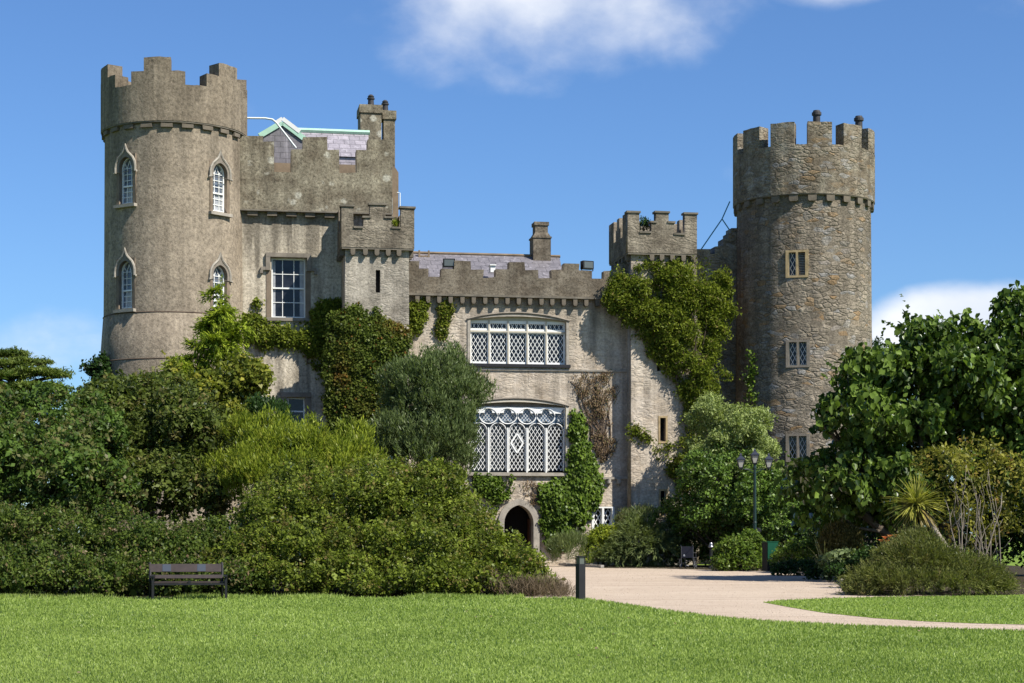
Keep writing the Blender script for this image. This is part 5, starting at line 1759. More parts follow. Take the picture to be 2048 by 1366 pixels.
# ------------------------------------------------------------------ climbers on the walls
def climber(name, label, polys, mat, n_cl, per, clump, ln, wd, stems=3, tint=None, group=None, jit=1.0, tone=0.32, mode='round', thick=0.35, tint_p=0.02, nl=1.25):
    """polys: [(photo outline, v of the wall, thickness)]; leaves grow out of the wall plane and bulge in the middle"""
    P, Nn, T = [], [], []
    areas = []
    locs = []
    for pts, v, th in polys:
        lp = lpoly(pts, v)
        xs = np.array([p[0] for p in lp])
        zs = np.array([p[1] for p in lp])
        areas.append(abs(np.dot(xs, np.roll(zs, 1)) - np.dot(zs, np.roll(xs, 1))) / 2)
        locs.append((lp, xs, zs, v, th))
    tot = sum(areas)
    for a, (lp, xs, zs, v, th) in zip(areas, locs):
        k = int(n_cl * a / tot)
        got = 0
        lc = np.stack([rng.uniform(xs.min(), xs.max(), 400), rng.uniform(zs.min(), zs.max(), 400), rng.uniform(0.3, 0.75, 400)], 1)
        lc = lc[inpoly(lc[:, 0], lc[:, 1], lp)][:max(4, int(a * nl))]
        while got < k:
            u = rng.uniform(xs.min(), xs.max(), k * 3)
            z = rng.uniform(max(0.05, zs.min()), zs.max(), k * 3)
            ok = inpoly(u, z, lp)
            u, z = u[ok][:k - got], z[ok][:k - got]
            # distance to the outline for the bulge
            dm = np.full(len(u), 9.0)
            for i in range(len(lp)):
                ax, az_ = lp[i]
                bx, bz = lp[(i + 1) % len(lp)]
                L2 = (bx - ax) ** 2 + (bz - az_) ** 2 + 1e-9
                s = np.clip(((u - ax) * (bx - ax) + (z - az_) * (bz - az_)) / L2, 0, 1)
                dm = np.minimum(dm, np.hypot(u - ax - s * (bx - ax), z - az_ - s * (bz - az_)))
            bul = np.clip(dm / 0.9, 0.12, 1.0)
            lump = np.sqrt(np.clip(1 - (((u[:, None] - lc[None, :, 0]) ** 2 + ((z[:, None] - lc[None, :, 1]) * 1.15) ** 2) / lc[None, :, 2] ** 2), 0, 1)).max(1)
            sel = (lump > 0.12) | (rng.random(len(u)) < 0.12)
            u, z, bul, lump = u[sel], z[sel], bul[sel], lump[sel]
            wv = v + 0.05 + th * bul * (0.12 + 0.95 * lump) * rng.uniform(0.7, 1.0, len(u))
            pw = np.stack([O[0] + u * U[0] + wv * N[0], O[1] + u * U[1] + wv * N[1], z], 1)
            P.append(pw)
            Nn.append(np.tile(np.array([N[0], N[1], 0.0]), (len(u), 1)) + rdir(len(u)) * 0.5)
            T.append(tint(u, z) if tint else np.zeros(len(u)))
            got += len(u)
    P, Nn, T = np.concatenate(P), unit(np.concatenate(Nn)), np.concatenate(T)
    m = len(P)
    i = np.repeat(np.arange(m), per)
    n = len(i)
    ct = np.clip(rng.normal(0.5, tone, m), 0, 1)
    off = rdir(n) * (rng.random(n) ** 0.5)[:, None] * (clump * rng.uniform(0.6, 1.3, m))[i][:, None]
    off += np.array([0, 0, -0.2]) * np.abs(off[:, :1]) * 0.6
    nr = Nn[i]
    off -= np.sum(off * nr, 1, keepdims=True) * nr * 0.45
    C = P[i] + off
    # keep leaves in front of the wall
    if mode == 'droop':
        A = np.array([0, 0, -0.9]) + nr * 0.5 + rdir(n) * 0.55
    elif mode == 'sprig':
        A = nr * 0.6 + np.array([0, 0, 0.35]) + rdir(n) * 0.7
    else:
        A = rdir(n) + np.array([0, 0, -0.5])
    Nl = nr * 0.7 + np.array([0, 0, 0.5]) + rdir(n) * 0.6 * jit
    sz = rng.uniform(0.7, 1.3, n)
    base = np.array([P[:, 0].mean(), P[:, 1].mean(), 0.0])
    root = empty(name, tuple(base), 0, label, 'climber', group)
    tn = np.maximum(np.clip(T[i] * rng.uniform(0.2, 1.3, n), 0, 1), (rng.random(n) < tint_p) * 0.6)
    leaves_mesh('foliage', C - base, Nl, A, ln * sz, wd * sz, ct[i] * 0.6 + rng.random(n) * 0.4, tn, LM[mat], root)
    if stems:
        mb = MB()
        zlo = max(0.0, P[:, 2].min() - 0.3)
        for k in range(stems):
            t = P[rng.integers(m)]
            t = t - np.array([N[0], N[1], 0]) * 0.05
            near = P[np.hypot(P[:, 0] - t[0], P[:, 1] - t[1]) < 0.9]
            b = near[np.argmin(near[:, 2])].copy()
            pts = []
            for s in np.linspace(0, 1, 7):
                p = b * (1 - s) + t * s
                p = p + np.array([U[0], U[1], 0]) * rng.normal(0, 0.15) + np.array([0, 0, rng.normal(0, 0.1)])
                pts.append(p - base)
            mb.tube(pts, [0.045 * (1 - 0.7 * s) for s in np.linspace(0, 1, 7)], 5)
        mb.build('stem', M['vine'], root, smooth=True)
    return root


def redness(u, z):
    a = np.exp(-((u - L(800, 650, 1.2)[0]) ** 2 / 0.7 + (z - L(800, 655, 1.2)[1]) ** 2 / 0.15)) * 0.9
    b = np.exp(-((u - L(680, 750, 1.2)[0]) ** 2 / 0.10 + (z - L(680, 752, 1.2)[1]) ** 2 / 0.35)) * 1.0
    c = np.exp(-((u - L(740, 820, 1.2)[0]) ** 2 / 2.0 + (z - L(740, 820, 1.2)[1]) ** 2 / 1.0)) * 0.35
    e = np.exp(-((u - L(690, 720, 1.2)[0]) ** 2 / 0.3 + (z - L(690, 720, 1.2)[1]) ** 2 / 2.0)) * 0.35
    return np.clip((a + b + c * 0.6 + e * 0.6) * 0.5, 0, 1)


climber('virginia_creeper', 'creeper with reddening leaves covering the lower square turret', [
    ([(655, 626), (690, 622), (700, 612), (740, 636), (760, 634), (790, 648), (812, 652), (818, 690), (800, 720), (790, 905), (760, 950), (660, 930), (650, 800), (652, 700)], vt + 0.02, 0.40)],
    'creeper', 1900, 30, 0.24, 0.125, 0.10, stems=8, tint=redness, nl=4.0)
climber('wall_shrub_tips', 'thin leafy shoots reaching up the square turret above the creeper', [
    ([(708, 640), (716, 606), (722, 604), (722, 645)], vt + 0.02, 0.25), ([(742, 640), (752, 606), (757, 612), (752, 642)], vt + 0.02, 0.25), ([(690, 634), (700, 615), (735, 624), (733, 642)], vt + 0.02, 0.35)],
    'creeper', 70, 14, 0.22, 0.12, 0.09, stems=5)
climber('wall_climber', 'shaded climber on the wing wall below the tall sash window', [
    ([(482, 628), (496, 612), (520, 640), (545, 640), (612, 642), (640, 605), (690, 600), (690, 800), (660, 830), (640, 760), (600, 700), (560, 690), (520, 700), (486, 690)], vw + 0.02, 0.55),
    ([(488, 640), (515, 640), (545, 650), (560, 680), (520, 692), (490, 680)], vw + 0.05, 0.6), ([(503, 612), (512, 594), (518, 600), (512, 630)], vw + 0.02, 0.25)],
    'clematis', 620, 28, 0.30, 0.14, 0.09, stems=14)
climber('wall_climber', 'small tuft of climber in the corner between turret and hall', [
    ([(820, 600), (852, 598), (858, 612), (848, 640), (838, 660), (822, 672)], 0.02, 0.55)], 'clematis', 80, 28, 0.28, 0.13, 0.09, stems=1)
climber('wall_climber', 'thin hanging climber on the hall wall left of the upper window', [
    ([(884, 606), (905, 602), (906, 622), (893, 650), (886, 705), (868, 705), (872, 660), (876, 620)], 0.02, 0.22)], 'clematis', 80, 22, 0.26, 0.13, 0.08, stems=1, tint_p=0.2)
climber('wall_climber', 'massive yellow-green climber hanging over the right square turret', [
    ([(1205, 610), (1232, 560), (1262, 528), (1300, 522), (1340, 520), (1398, 508), (1440, 545), (1452, 560), (1440, 600), (1446, 640), (1432, 690), (1440, 740), (1425, 800), (1400, 860), (1372, 850), (1368, 800), (1345, 760), (1318, 710), (1290, 680), (1262, 665), (1240, 630)], vb + 0.05, 0.7),
    ([(1438, 548), (1450, 545), (1462, 560), (1452, 566)], vb + 0.2, 0.5), ([(1440, 610), (1462, 606), (1474, 630), (1455, 622)], vb + 0.1, 0.5), ([(1430, 735), (1452, 740), (1460, 760), (1440, 752)], vb, 0.4),
    ([(1205, 585), (1235, 548), (1248, 552), (1230, 600)], vb, 0.5), ([(1290, 690), (1300, 682), (1345, 740), (1335, 748)], vb + 0.02, 0.2),
    ([(1200, 612), (1232, 560), (1265, 560), (1265, 650), (1235, 640), (1215, 628)], vb - 0.2, 0.9),
    ([(1400, 520), (1440, 540), (1456, 566), (1462, 640), (1440, 700), (1400, 700)], vb - 0.2, 0.8)],
    'clematis', 1500, 32, 0.36, 0.17, 0.07, stems=24, nl=1.15, mode='sprig', tone=0.36, tint_p=0.05)
climber('wall_climber', 'loose climber on the right block beside its slit windows', [
    ([(1300, 905), (1318, 892), (1345, 890), (1375, 870), (1392, 880), (1394, 960), (1370, 985), (1345, 950), (1318, 930)], vb + 0.03, 0.45),
    ([(1248, 858), (1262, 850), (1290, 858), (1305, 880), (1290, 880), (1255, 872)], vb + 0.03, 0.35),
    ([(1372, 850), (1396, 850), (1400, 900), (1380, 890)], vb + 0.03, 0.45)],
    'clematis', 230, 22, 0.28, 0.14, 0.07, stems=14, mode='sprig', tint_p=0.08, nl=2.0)
climber('ivy', 'fresh green ivy climbing the hall wall right of the door', [
    ([(1082, 975), (1110, 960), (1130, 970), (1140, 940), (1140, 860), (1148, 810), (1160, 800), (1168, 850), (1178, 910), (1190, 930), (1202, 960), (1192, 1010), (1172, 1050), (1156, 1080), (1140, 1105), (1110, 1110), (1090, 1080), (1084, 1020)], 0.02, 0.55)],
    'ivy', 700, 28, 0.28, 0.16, 0.13, stems=6, mode='droop', nl=2.6)
climber('ivy', 'small dark ivy patch above the left side of the arched door', [
    ([(945, 950), (1000, 957), (1030, 960), (1018, 985), (1000, 1015), (985, 1000), (960, 985)], 0.02, 0.5)], 'ivy', 110, 26, 0.28, 0.15, 0.11, stems=1)
climber('dry_creeper', 'sparse brown dried creeper on the hall wall right of the windows', [
    ([(1147, 752), (1180, 745), (1225, 742), (1232, 790), (1232, 880), (1222, 925), (1205, 935), (1185, 890), (1165, 800), (1150, 790)], 0.01, 0.10),
    ([(1050, 965), (1075, 962), (1085, 990), (1070, 1020), (1055, 1000)], 0.01, 0.12)],
    'dry', 300, 12, 0.24, 0.10, 0.042, stems=26, mode='droop', tint_p=0.10, nl=2.2)

# ------------------------------------------------------------------ planting at the castle's foot
plant('lavender_clump', 'low grey-green clump of stems beside the door', 'plant', [ell(1128, 1095, 86.5, 30, 26, 0.7), ell(1150, 1090, 86.6, 22, 26, 0.6), ell(1110, 1100, 87, 14, 20, 0.4)],
      dict(n_cl=150, per=24, clump=0.26, ln=0.24, wd=0.022, mode='sprig', tone=0.3), 'weep', stems=0)
plant('green_shrub', 'small yellow-green shrub under the low lattice window', 'shrub', [ell(1207, 1075, 87.2, 26, 20, 0.7), ell(1190, 1090, 87, 22, 22, 0.6), ell(1222, 1070, 87.4, 14, 14, 0.5)],
      dict(n_cl=170, per=24, clump=0.26, ln=0.16, wd=0.07, tone=0.3, tint_cl=0.1), 'lime', stems=3)


def strap_plant(name, label, px, py, d, n, length, width, mat, base_spread=0.12, droop=1.0, tint_p=0.1, up=1.2, part='leaf'):
    b = W(px, py, d)
    b[2] = max(b[2], 0.0)
    root = empty(name, tuple(b), 0, label, 'plant')
    C, Nr, A, Ls, Ws, rn, ti = [], [], [], [], [], [], []
    for k in range(n):
        a = rng.uniform(0, 2 * math.pi)
        el_ = rng.uniform(0.35, 1.0)
        ln_ = length * rng.uniform(0.65, 1.1)
        p = np.array([math.cos(a), math.sin(a), 0]) * rng.uniform(0, base_spread)
        dr = unit(np.array([[math.cos(a) * (1.2 - el_), math.sin(a) * (1.2 - el_), el_ * up]]))[0]
        r_, t_ = rng.random(), (rng.random() < tint_p) * 0.9
        for s in range(4):
            q = p + dr * ln_ / 4
            C.append((p + q) / 2)
            A.append(dr)
            Nr.append(np.array([-math.cos(a) * dr[2], -math.sin(a) * dr[2], math.hypot(dr[0], dr[1]) + 0.05]))
            Ls.append(ln_ / 4 * 1.5)
            Ws.append(width * (1.15 - 0.2 * s))
            rn.append(r_)
            ti.append(t_)
            p = q
            dr = unit((dr + np.array([0, 0, -0.28 * droop]))[None])[0]
    leaves_mesh(part, np.array(C), np.array(Nr), np.array(A), np.array(Ls), np.array(Ws), np.array(rn), np.array(ti), LM[mat], root)
    return root


strap_plant('agapanthus', 'strap-leaved plant at the bed edge behind the bollard light', 1178, 1125, 86, 60, 0.95, 0.075, 'strap', 0.35)
plant('weeping_shrub', 'dark grey-green weeping shrub at the foot of the right block', 'shrub',
      [ell(1280, 1095, 86.5, 58, 45, 1.4), ell(1255, 1110, 86.3, 50, 30, 1.2), ell(1310, 1105, 86.1, 52, 34, 1.3), ell(1275, 1065, 87.1, 32, 30, 1.0), ell(1230, 1120, 86.1, 30, 18, 0.8)],
      dict(n_cl=720, per=30, clump=0.38, ln=0.23, wd=0.034, mode='along', tone=0.3, aniso=(0.85, -0.45, 0.35, 1.6, 0.30)), 'weep', stems=4)
plant('weeping_shrub', 'brownish upright shrub tips between low window and right block', 'shrub',
      [ell(1255, 1045, 88.4, 24, 26, 0.7), ell(1290, 1035, 88.5, 24, 20, 0.6)], dict(n_cl=130, per=26, clump=0.3, ln=0.17, wd=0.04, mode='sprig', tone=0.3, tint_cl=0.4), 'weep', stems=3)
plant('silver_shrub', 'tall pale silvery green shrub between the right block and tower', 'shrub',
      [ell(1425, 850, 88, 38, 50, 1.4), ell(1470, 870, 87, 45, 55, 1.5), ell(1505, 880, 87, 36, 52, 1.3), ell(1440, 900, 87, 50, 50, 1.4), ell(1505, 960, 86, 40, 60, 1.3), ell(1545, 985, 86, 26, 50, 1), ell(1412, 815, 88.5, 20, 26, 0.8)],
      dict(n_cl=1150, per=28, clump=0.30, ln=0.15, wd=0.06, tone=0.28, shell=(0.78, 1.05)), 'pitto', stems=6, r0=0.08, bough=(60, 0.5), fill=(200, 14, 0.24, 0.12))
plant('camellia', 'broad dark glossy evergreen bush behind the wheelchair and lamp post', 'shrub',
      [ell(1425, 960, 85.6, 62, 50, 1.8), ell(1480, 1010, 85.1, 100, 70, 2.2), ell(1400, 1030, 86.0, 70, 45, 1.4), ell(1455, 925, 86.1, 40, 30, 1.2), ell(1560, 1040, 83.6, 75, 65, 2.0), ell(1600, 1070, 81.6, 50, 55, 1.6), ell(1500, 1075, 85.6, 80, 50, 1.4), ell(1355, 1040, 86.6, 34, 28, 0.9), ell(1390, 1095, 88.1, 75, 45, 1.2), ell(1450, 1105, 87.6, 60, 40, 1.0)],
      dict(n_cl=2000, per=24, clump=0.28, ln=0.16, wd=0.095, tone=0.32, shell=(0.78, 1.05), tint_p=0.02), 'camellia', stems=8, r0=0.08, shoot=(130, 0.6, 12, 0.15, 0.08), bough=(120, 0.55), fill=(350, 14, 0.24, 0.15))
plant('variegated_shrub', 'low yellow-green shrub at the gravel edge right of the ashtray post', 'shrub',
      [ell(1473, 1110, 76.8, 40, 34, 0.8), ell(1502, 1098, 77.0, 24, 34, 0.6), ell(1450, 1127, 76.6, 26, 16, 0.6), ell(1490, 1127, 76.6, 32, 18, 0.6)],
      dict(n_cl=420, per=24, clump=0.26, ln=0.13, wd=0.075, tone=0.33, tint_cl=0.16), 'ivy', stems=5)
plant('variegated_shrub', 'leafy border shrubs in front of the bronze bush', 'shrub',
      [ell(1600, 1108, 73, 44, 22, 0.8), ell(1570, 1120, 74, 26, 20, 0.7), ell(1640, 1095, 73, 26, 20, 0.7)],
      dict(n_cl=260, per=24, clump=0.26, ln=0.13, wd=0.07, tone=0.33, tint_cl=0.12), 'ivy', stems=4)
plant('bronze_bush', 'twiggy bronze-olive bush left of the railing', 'shrub',
      [ell(1683, 1077, 61, 34, 28, 0.8), ell(1664, 1094, 61, 22, 26, 0.6), ell(1702, 1094, 61, 20, 28, 0.6), ell(1684, 1120, 61, 26, 24, 0.6)],
      dict(n_cl=330, per=26, clump=0.24, ln=0.11, wd=0.036, mode='sprig', tone=0.3), 'brush', stems=6)
strap_plant('phormium', 'yellow-striped flax plant in the flower bed', 1650, 1130, 60.6, 34, 0.95, 0.06, 'strap', 0.2, 0.8, 0.45)
plant('hosta_clump', 'pale leafy clumps at the front of the flower bed', 'plant', [ell(1688, 1118, 59.6, 34, 11, 0.4), ell(1722, 1120, 59.6, 24, 11, 0.4), ell(1660, 1126, 60, 20, 9, 0.4)],
      dict(n_cl=90, per=18, clump=0.2, ln=0.2, wd=0.13, tone=0.3), 'hosta', stems=0)
plant('border_edging', 'dark low plants along the edge of the flower bed', 'plant', [ell(1600, 1140, 68.5, 60, 14, 0.6), ell(1700, 1146, 59.2, 50, 18, 0.5), ell(1740, 1130, 58.8, 34, 28, 0.7), ell(1648, 1148, 62.5, 36, 12, 0.5)],
      dict(n_cl=380, per=24, clump=0.24, ln=0.13, wd=0.07, tone=0.3), 'yew', stems=0)

# big broad-leaved tree on the right
BT = [ell(1715, 800, 61, 44, 60, 1.8), ell(1712, 880, 60.5, 38, 56, 1.7), ell(1668, 805, 61, 22, 26, 0.8), ell(1660, 850, 60.5, 14, 20, 0.6), ell(1765, 775, 62, 72, 74, 2.3), ell(1835, 735, 63, 64, 56, 2.2), ell(1955, 725, 63, 72, 56, 2.3), ell(2045, 705, 63.5, 76, 56, 2.3), ell(1760, 870, 61, 95, 80, 2.4), ell(1890, 810, 62, 110, 100, 2.6),
      ell(2030, 820, 63, 110, 110, 2.6), ell(1655, 970, 60.5, 46, 32, 1.3), ell(1608, 950, 60.5, 18, 16, 0.6), ell(1740, 970, 61, 100, 62, 2.2), ell(1890, 930, 63, 110, 80, 2.4), ell(2040, 940, 64, 100, 100, 2.4), ell(1720, 720, 61.5, 26, 26, 0.8), ell(1815, 665, 63, 22, 26, 0.8), ell(1880, 690, 63, 30, 34, 0.9), ell(1935, 660, 63, 26, 32, 0.9), ell(2025, 640, 63.5, 24, 28, 0.8), ell(2130, 780, 64, 110, 150, 2.6), ell(1680, 1010, 62, 70, 50, 1.8), ell(1800, 1010, 63, 90, 50, 1.8)]
tb = np.array([*G(1850, 1158)[:1], 63.5, 0.0])
plant('broadleaf_tree', 'large dark broad-leaved tree filling the right edge', 'tree', BT,
      dict(n_cl=2700, per=14, clump=0.36, ln=0.235, wd=0.175, mode='droop', tone=0.40, jit=1.8, shell=(0.72, 1.08), tint_p=0.02, back=0.6), 'big', base=tb, stems=12, r0=0.22, lobed=True, shoot=(110, 0.9, 9, 0.24, 0.17), bough=(125, 0.72, 0.88, 0.3, 0.74, 1.2), fill=(420, 10, 0.30, 0.23), part_name='crown', stem_name='trunk', spread=0.4)
plant('conifer_tree', 'dark conifer tip just showing behind the right round tower', 'tree', [ell(1748, 735, 108, 14, 40, 1.0), ell(1752, 700, 108, 8, 22, 0.5), ell(1740, 800, 108, 40, 60, 1.6)],
      dict(n_cl=160, per=24, clump=0.4, ln=0.24, wd=0.06, mode='sprig', tone=0.3), 'yew', stems=1, r0=0.15, part_name='crown', stem_name='trunk')
plant('shade_hedge', 'dark evergreen undergrowth in the shade below the broad-leaved tree', 'hedge',
      [ell(1830, 1065, 68, 90, 70, 1.2), ell(1960, 1060, 68, 110, 80, 1.4), ell(2080, 1050, 68, 100, 100, 1.4), ell(1750, 1085, 69, 70, 50, 1.2), ell(2180, 1050, 67, 100, 120, 1.4), ell(1680, 1060, 72, 60, 60, 1.2)],
      dict(n_cl=900, per=22, clump=0.34, ln=0.17, wd=0.10, tone=0.3), 'yew', stems=6, fill=(300, 14, 0.26, 0.17))
# yellowing shrub with pale stems
YS = [ell(1880, 930, 55, 52, 36, 1.2), ell(1950, 905, 56, 50, 30, 1.2), ell(1925, 965, 55, 45, 34, 1.0), ell(2010, 960, 56, 40, 60, 1.3), ell(1850, 955, 55, 26, 26, 0.8), ell(2045, 1000, 56, 40, 70, 1.3), ell(1990, 1030, 56, 40, 40, 1.0), ell(1900, 1010, 55.5, 40, 40, 0.8), ell(1935, 1060, 56, 60, 40, 0.8)]
ysb = np.array([W(1960, 1100, 55.5)[0], 55.5, 0.0])
yr = plant('yellowing_shrub', 'yellowing shrub with bare pale stems in front of the dark tree', 'shrub', YS, dict(n_cl=270, per=17, clump=0.30, ln=0.14, wd=0.07, tone=0.36, tint_cl=0.08, under=0.5), 'gold', base=ysb, stems=0)
mb = MB()
for k in range(15):
    px0 = 1905 + 95 * (k / 14) + rng.uniform(-10, 10)
    b = W(px0, 1100, 54.6 + rng.uniform(-0.5, 0.8))
    b[2] = 0.0
    px1 = px0 + rng.uniform(-62, 48)
    t = W(px1, rng.uniform(915, 1000), b[1] + rng.uniform(-0.3, 0.3))
    pts = []
    for s in np.linspace(0, 1, 7):
        p = b * (1 - s) + t * s
        p[0] += (rng.normal(0, 0.06) + 0.18 * math.sin(s * 3.1 + k)) * s
        pts.append(p - ysb)
    r0_ = rng.uniform(0.016, 0.034)
    mb.tube(pts, [r0_ * (1 - 0.7 * s) for s in np.linspace(0, 1, 7)], 5)
    for _ in range(2):
        j = rng.integers(2, 6)
        q = pts[j] + np.array([rng.uniform(-0.4, 0.4), rng.uniform(-0.2, 0.2), rng.uniform(0.25, 0.6)])
        mb.tube([pts[j], (pts[j] + q) / 2 + rng.normal(0, 0.04, 3), q], [r0_ * 0.5, r0_ * 0.35, r0_ * 0.15], 4)
mb.build('stem', M['palebark'], yr, smooth=True)
# low olive mound in front
plant('cotoneaster_mound', 'low dense olive mound at the edge of the lawn verge', 'shrub',
      [ell(1840, 1142, 48.2, 84, 54, 1.6), ell(1768, 1168, 47.6, 72, 32, 1.3), ell(1918, 1158, 48, 86, 42, 1.5), ell(1724, 1184, 47.2, 42, 14, 0.8), ell(1833, 1096, 48.6, 36, 28, 1.0), ell(1800, 1128, 48.2, 44, 34, 1.0), ell(1985, 1175, 47.6, 36, 24, 0.9), ell(1860, 1170, 47, 130, 28, 1.1)],
      dict(n_cl=2600, per=34, clump=0.22, ln=0.085, wd=0.020, mode='along', tone=0.3, aniso=(0.85, -0.2, 0.4, 1.5, 0.35), tint_cl=0.08, shell=(0.84, 1.05)), 'mound', stems=8, r0=0.03, spread=1.2)
# cordyline
ch_ = W(1833, 1012, 52)
cbase = W(1908, 1108, 51.5)
cbase[2] = 0
cr = empty('cordyline_palm', tuple(cbase), 0, 'spiky yellow-green palm leaning over the olive mound', 'palm')
hp_ = ch_ - cbase
b2 = W(1895, 1098, 51.6) - cbase
mb = MB()
mb.tube([np.array([0.12, 0.0, 0]), b2, W(1870, 1060, 51.8) - cbase, W(1850, 1030, 52) - cbase, hp_], [0.10, 0.085, 0.075, 0.07, 0.06], 8)
mb.build('trunk', M['palebark'], cr, smooth=True)
C, Nr, A, Ls, Ws, rn, ti = [], [], [], [], [], [], []
axh = unit(np.array([[-0.25, -0.45, 0.55]]))[0]
for k in range(190):
    d0 = rdir(1)[0]
    if d0 @ axh < -0.55:
        d0 = -d0
    ln_ = 0.92 * rng.uniform(0.75, 1.1)
    p = hp_.copy()
    dr = d0
    dead = (d0[2] < -0.45) * 0.7
    for s in range(4):
        q = p + dr * ln_ / 4
        C.append((p + q) / 2)
        A.append(dr)
        Nr.append(np.cross(np.cross(dr, [0, 0, 1.0]), dr) + rng.normal(0, 0.1, 3))
        Ls.append(ln_ / 4 * 1.7)
        Ws.append((0.065, 0.07, 0.055, 0.032)[s])
        rn.append(0.2 + 0.8 * rng.random())
        ti.append(dead)
        p = q
        dr = unit((dr + np.array([0, 0, -0.16]))[None])[0]
leaves_mesh('sword_leaves', np.array(C), np.array(Nr), np.array(A), np.array(Ls), np.array(Ws), np.array(rn), np.array(ti), LM['cordy'], cr)
# orange lilies
for k, (px, py) in enumerate([(1762, 1083), (1770, 1077), (1780, 1074), (1791, 1073), (1774, 1084)]):
    b = W(px, py, 54.5)
    fb = empty('orange_lily', (b[0], b[1], 0), 0, 'orange lily flower above the olive mound', 'flower', 'orange lilies behind the mound')
    mb = MB()
    mb.tube([(0, 0.05, 0), (0.02, 0.02, b[2] * 0.6), (0, 0, b[2])], 0.008, 5)
    mb.build('flower_stem', M['postgreen'], fb)
    mb = MB()
    for j in range(6):
        a = j * math.pi / 3 + k
        c, s_ = math.cos(a), math.sin(a)
        mb.add([(0, 0, b[2] - 0.02), (c * 0.08 - s_ * 0.04, s_ * 0.08 + c * 0.04, b[2] + 0.06), (c * 0.17, s_ * 0.17, b[2] + 0.05), (c * 0.08 + s_ * 0.04, s_ * 0.08 - c * 0.04, b[2] + 0.06)], [(0, 1, 2, 3)])
    mb.build('petals', M['orange'], fb)
# plant on the right turret, tufts on the battlements
plant('wall_plant', 'dark bush growing inside the battlements of the right square turret', 'plant', [(LW(L(1292, 450, 0.4)[0], 0.2, L(1292, 450, 0.4)[1]), np.array([0.32, 0.3, 0.42]))],
      dict(n_cl=26, per=16, clump=0.2, ln=0.16, wd=0.06, zmin=1, tone=0.3, cull=0, shell=(0.2, 1.1)), 'yew', base=LW(L(1292, 462, 0.4)[0], 0.2, L(1292, 466, 0.4)[1]), stems=4, r0=0.015)
plant('wall_plant', 'yellowish tuft growing in the battlements of the left square turret', 'plant', [(LW(L(791, 446, 1.2)[0], 1.15, L(791, 447, 1.2)[1]), np.array([0.24, 0.16, 0.2]))],
      dict(n_cl=16, per=16, clump=0.14, ln=0.13, wd=0.04, zmin=1, tone=0.3, cull=0, shell=(0.2, 1.1)), 'lime', base=LW(L(791, 455, 1.2)[0], 1.1, L(791, 458, 1.2)[1]), stems=2, r0=0.01)
mt_ = TR.mat
for (px, pz_, r_) in ((1461, 400, 0.2), (1463, 425, 0.15), (1594, 258, 0.16), (1747, 287, 0.12)):
    pass
# ivy on the shaded left flank of the right tower
ivp = [TR.phi(1506, Q1), TR.phi(1512, Q1)]
pts, nn = [], []
for k in range(30):
    ph = rng.uniform(ivp[0] - 0.05, ivp[1] + 0.04)
    z = rng.uniform(EYE + (1065 - 815) / F * 92, EYE + (1065 - 705) / F * 92)
    loc = castle.matrix_basis @ mt_ @ Vector(((Q1 + 0.12) * math.sin(ph), -(Q1 + 0.12) * math.cos(ph), z))
    pts.append(loc)
P_ = np.array([LW(p[0], -p[1], p[2]) for p in [mt_ @ Vector(((Q0 + 0.1) * math.sin(ph), -(Q0 + 0.1) * math.cos(ph), z)) for ph, z in zip(rng.uniform(ivp[0] - 0.05, ivp[1] + 0.05, 60), rng.uniform(EYE + (1065 - 815) / F * 92, EYE + (1065 - 705) / F * 92, 60))]])
i_ = np.repeat(np.arange(60)[::2], 9)
C_ = P_[i_] + rng.normal(0, 0.14, (len(i_), 3))
bs = np.array([P_[:, 0].mean(), P_[:, 1].mean(), P_[:, 2].min()])
rt_ = empty('ivy', tuple(bs), 0, 'thin strand of ivy on the shaded side of the right round tower', 'climber')
leaves_mesh('foliage', C_ - bs, rdir(len(i_)) * 0.6 + np.array([-0.4, -0.8, 0.4]), rdir(len(i_)) + np.array([0, 0, -0.5]), rng.uniform(0.12, 0.2, len(i_)), rng.uniform(0.09, 0.15, len(i_)), rng.random(len(i_)), np.zeros(len(i_)), LM['ivy'], rt_)

# ------------------------------------------------------------------ lawn grass
def blades(name, label, poly_test, n, dmin, dmax, hgt, lab_cat='grass', mat='grass', wfac=1.0):
    inv = rng.uniform(1 / dmax, 1 / dmin, n)
    d = 1 / inv
    x = rng.uniform(-0.44, 0.46, n) * d
    ok = poly_test(x, d)
    x, d = x[ok], d[ok]
    n = len(x)
    h = hgt * rng.uniform(0.6, 1.4, n) * (0.8 + d / 60)
    lean = rng.normal(0, 0.45, (n, 2))
    A = np.stack([lean[:, 0], lean[:, 1] - 0.1, np.ones(n)], 1)
    A = unit(A)
    C = np.stack([x, d, np.zeros(n)], 1) + A * h[:, None] * 0.45
    a = rng.uniform(0, 2 * math.pi, n)
    Nl = np.stack([np.cos(a), np.sin(a), np.full(n, 0.3)], 1)
    patch = 0.5 + 0.25 * np.sin(x * 0.9 + 1.7 * np.sin(d * 0.35)) + 0.2 * np.sin(d * 1.3 + x * 0.4)
    rnd = np.clip(0.35 * patch + 0.65 * rng.random(n), 0, 1)
    tint = (rng.random(n) < 0.05) * rng.uniform(0.3, 0.9, n)
    o = leaves_mesh(name, C, Nl, A, h, 0.014 * wfac * (0.55 + d / 38), rnd, tint, LM[mat], kind='stuff')
    return tag(o, label, lab_cat)


edge_w = [G(*p) for p in LAWN_EDGE]
ex = np.array([p[0] for p in edge_w] + [30.0])
ey = np.array([p[1] for p in edge_w] + [18.5])


def lawn_test(x, d):
    lim = np.where(x < ex[0], 45.0, np.interp(x, ex, ey))
    return d < lim + rng.normal(0, 0.05, len(x))


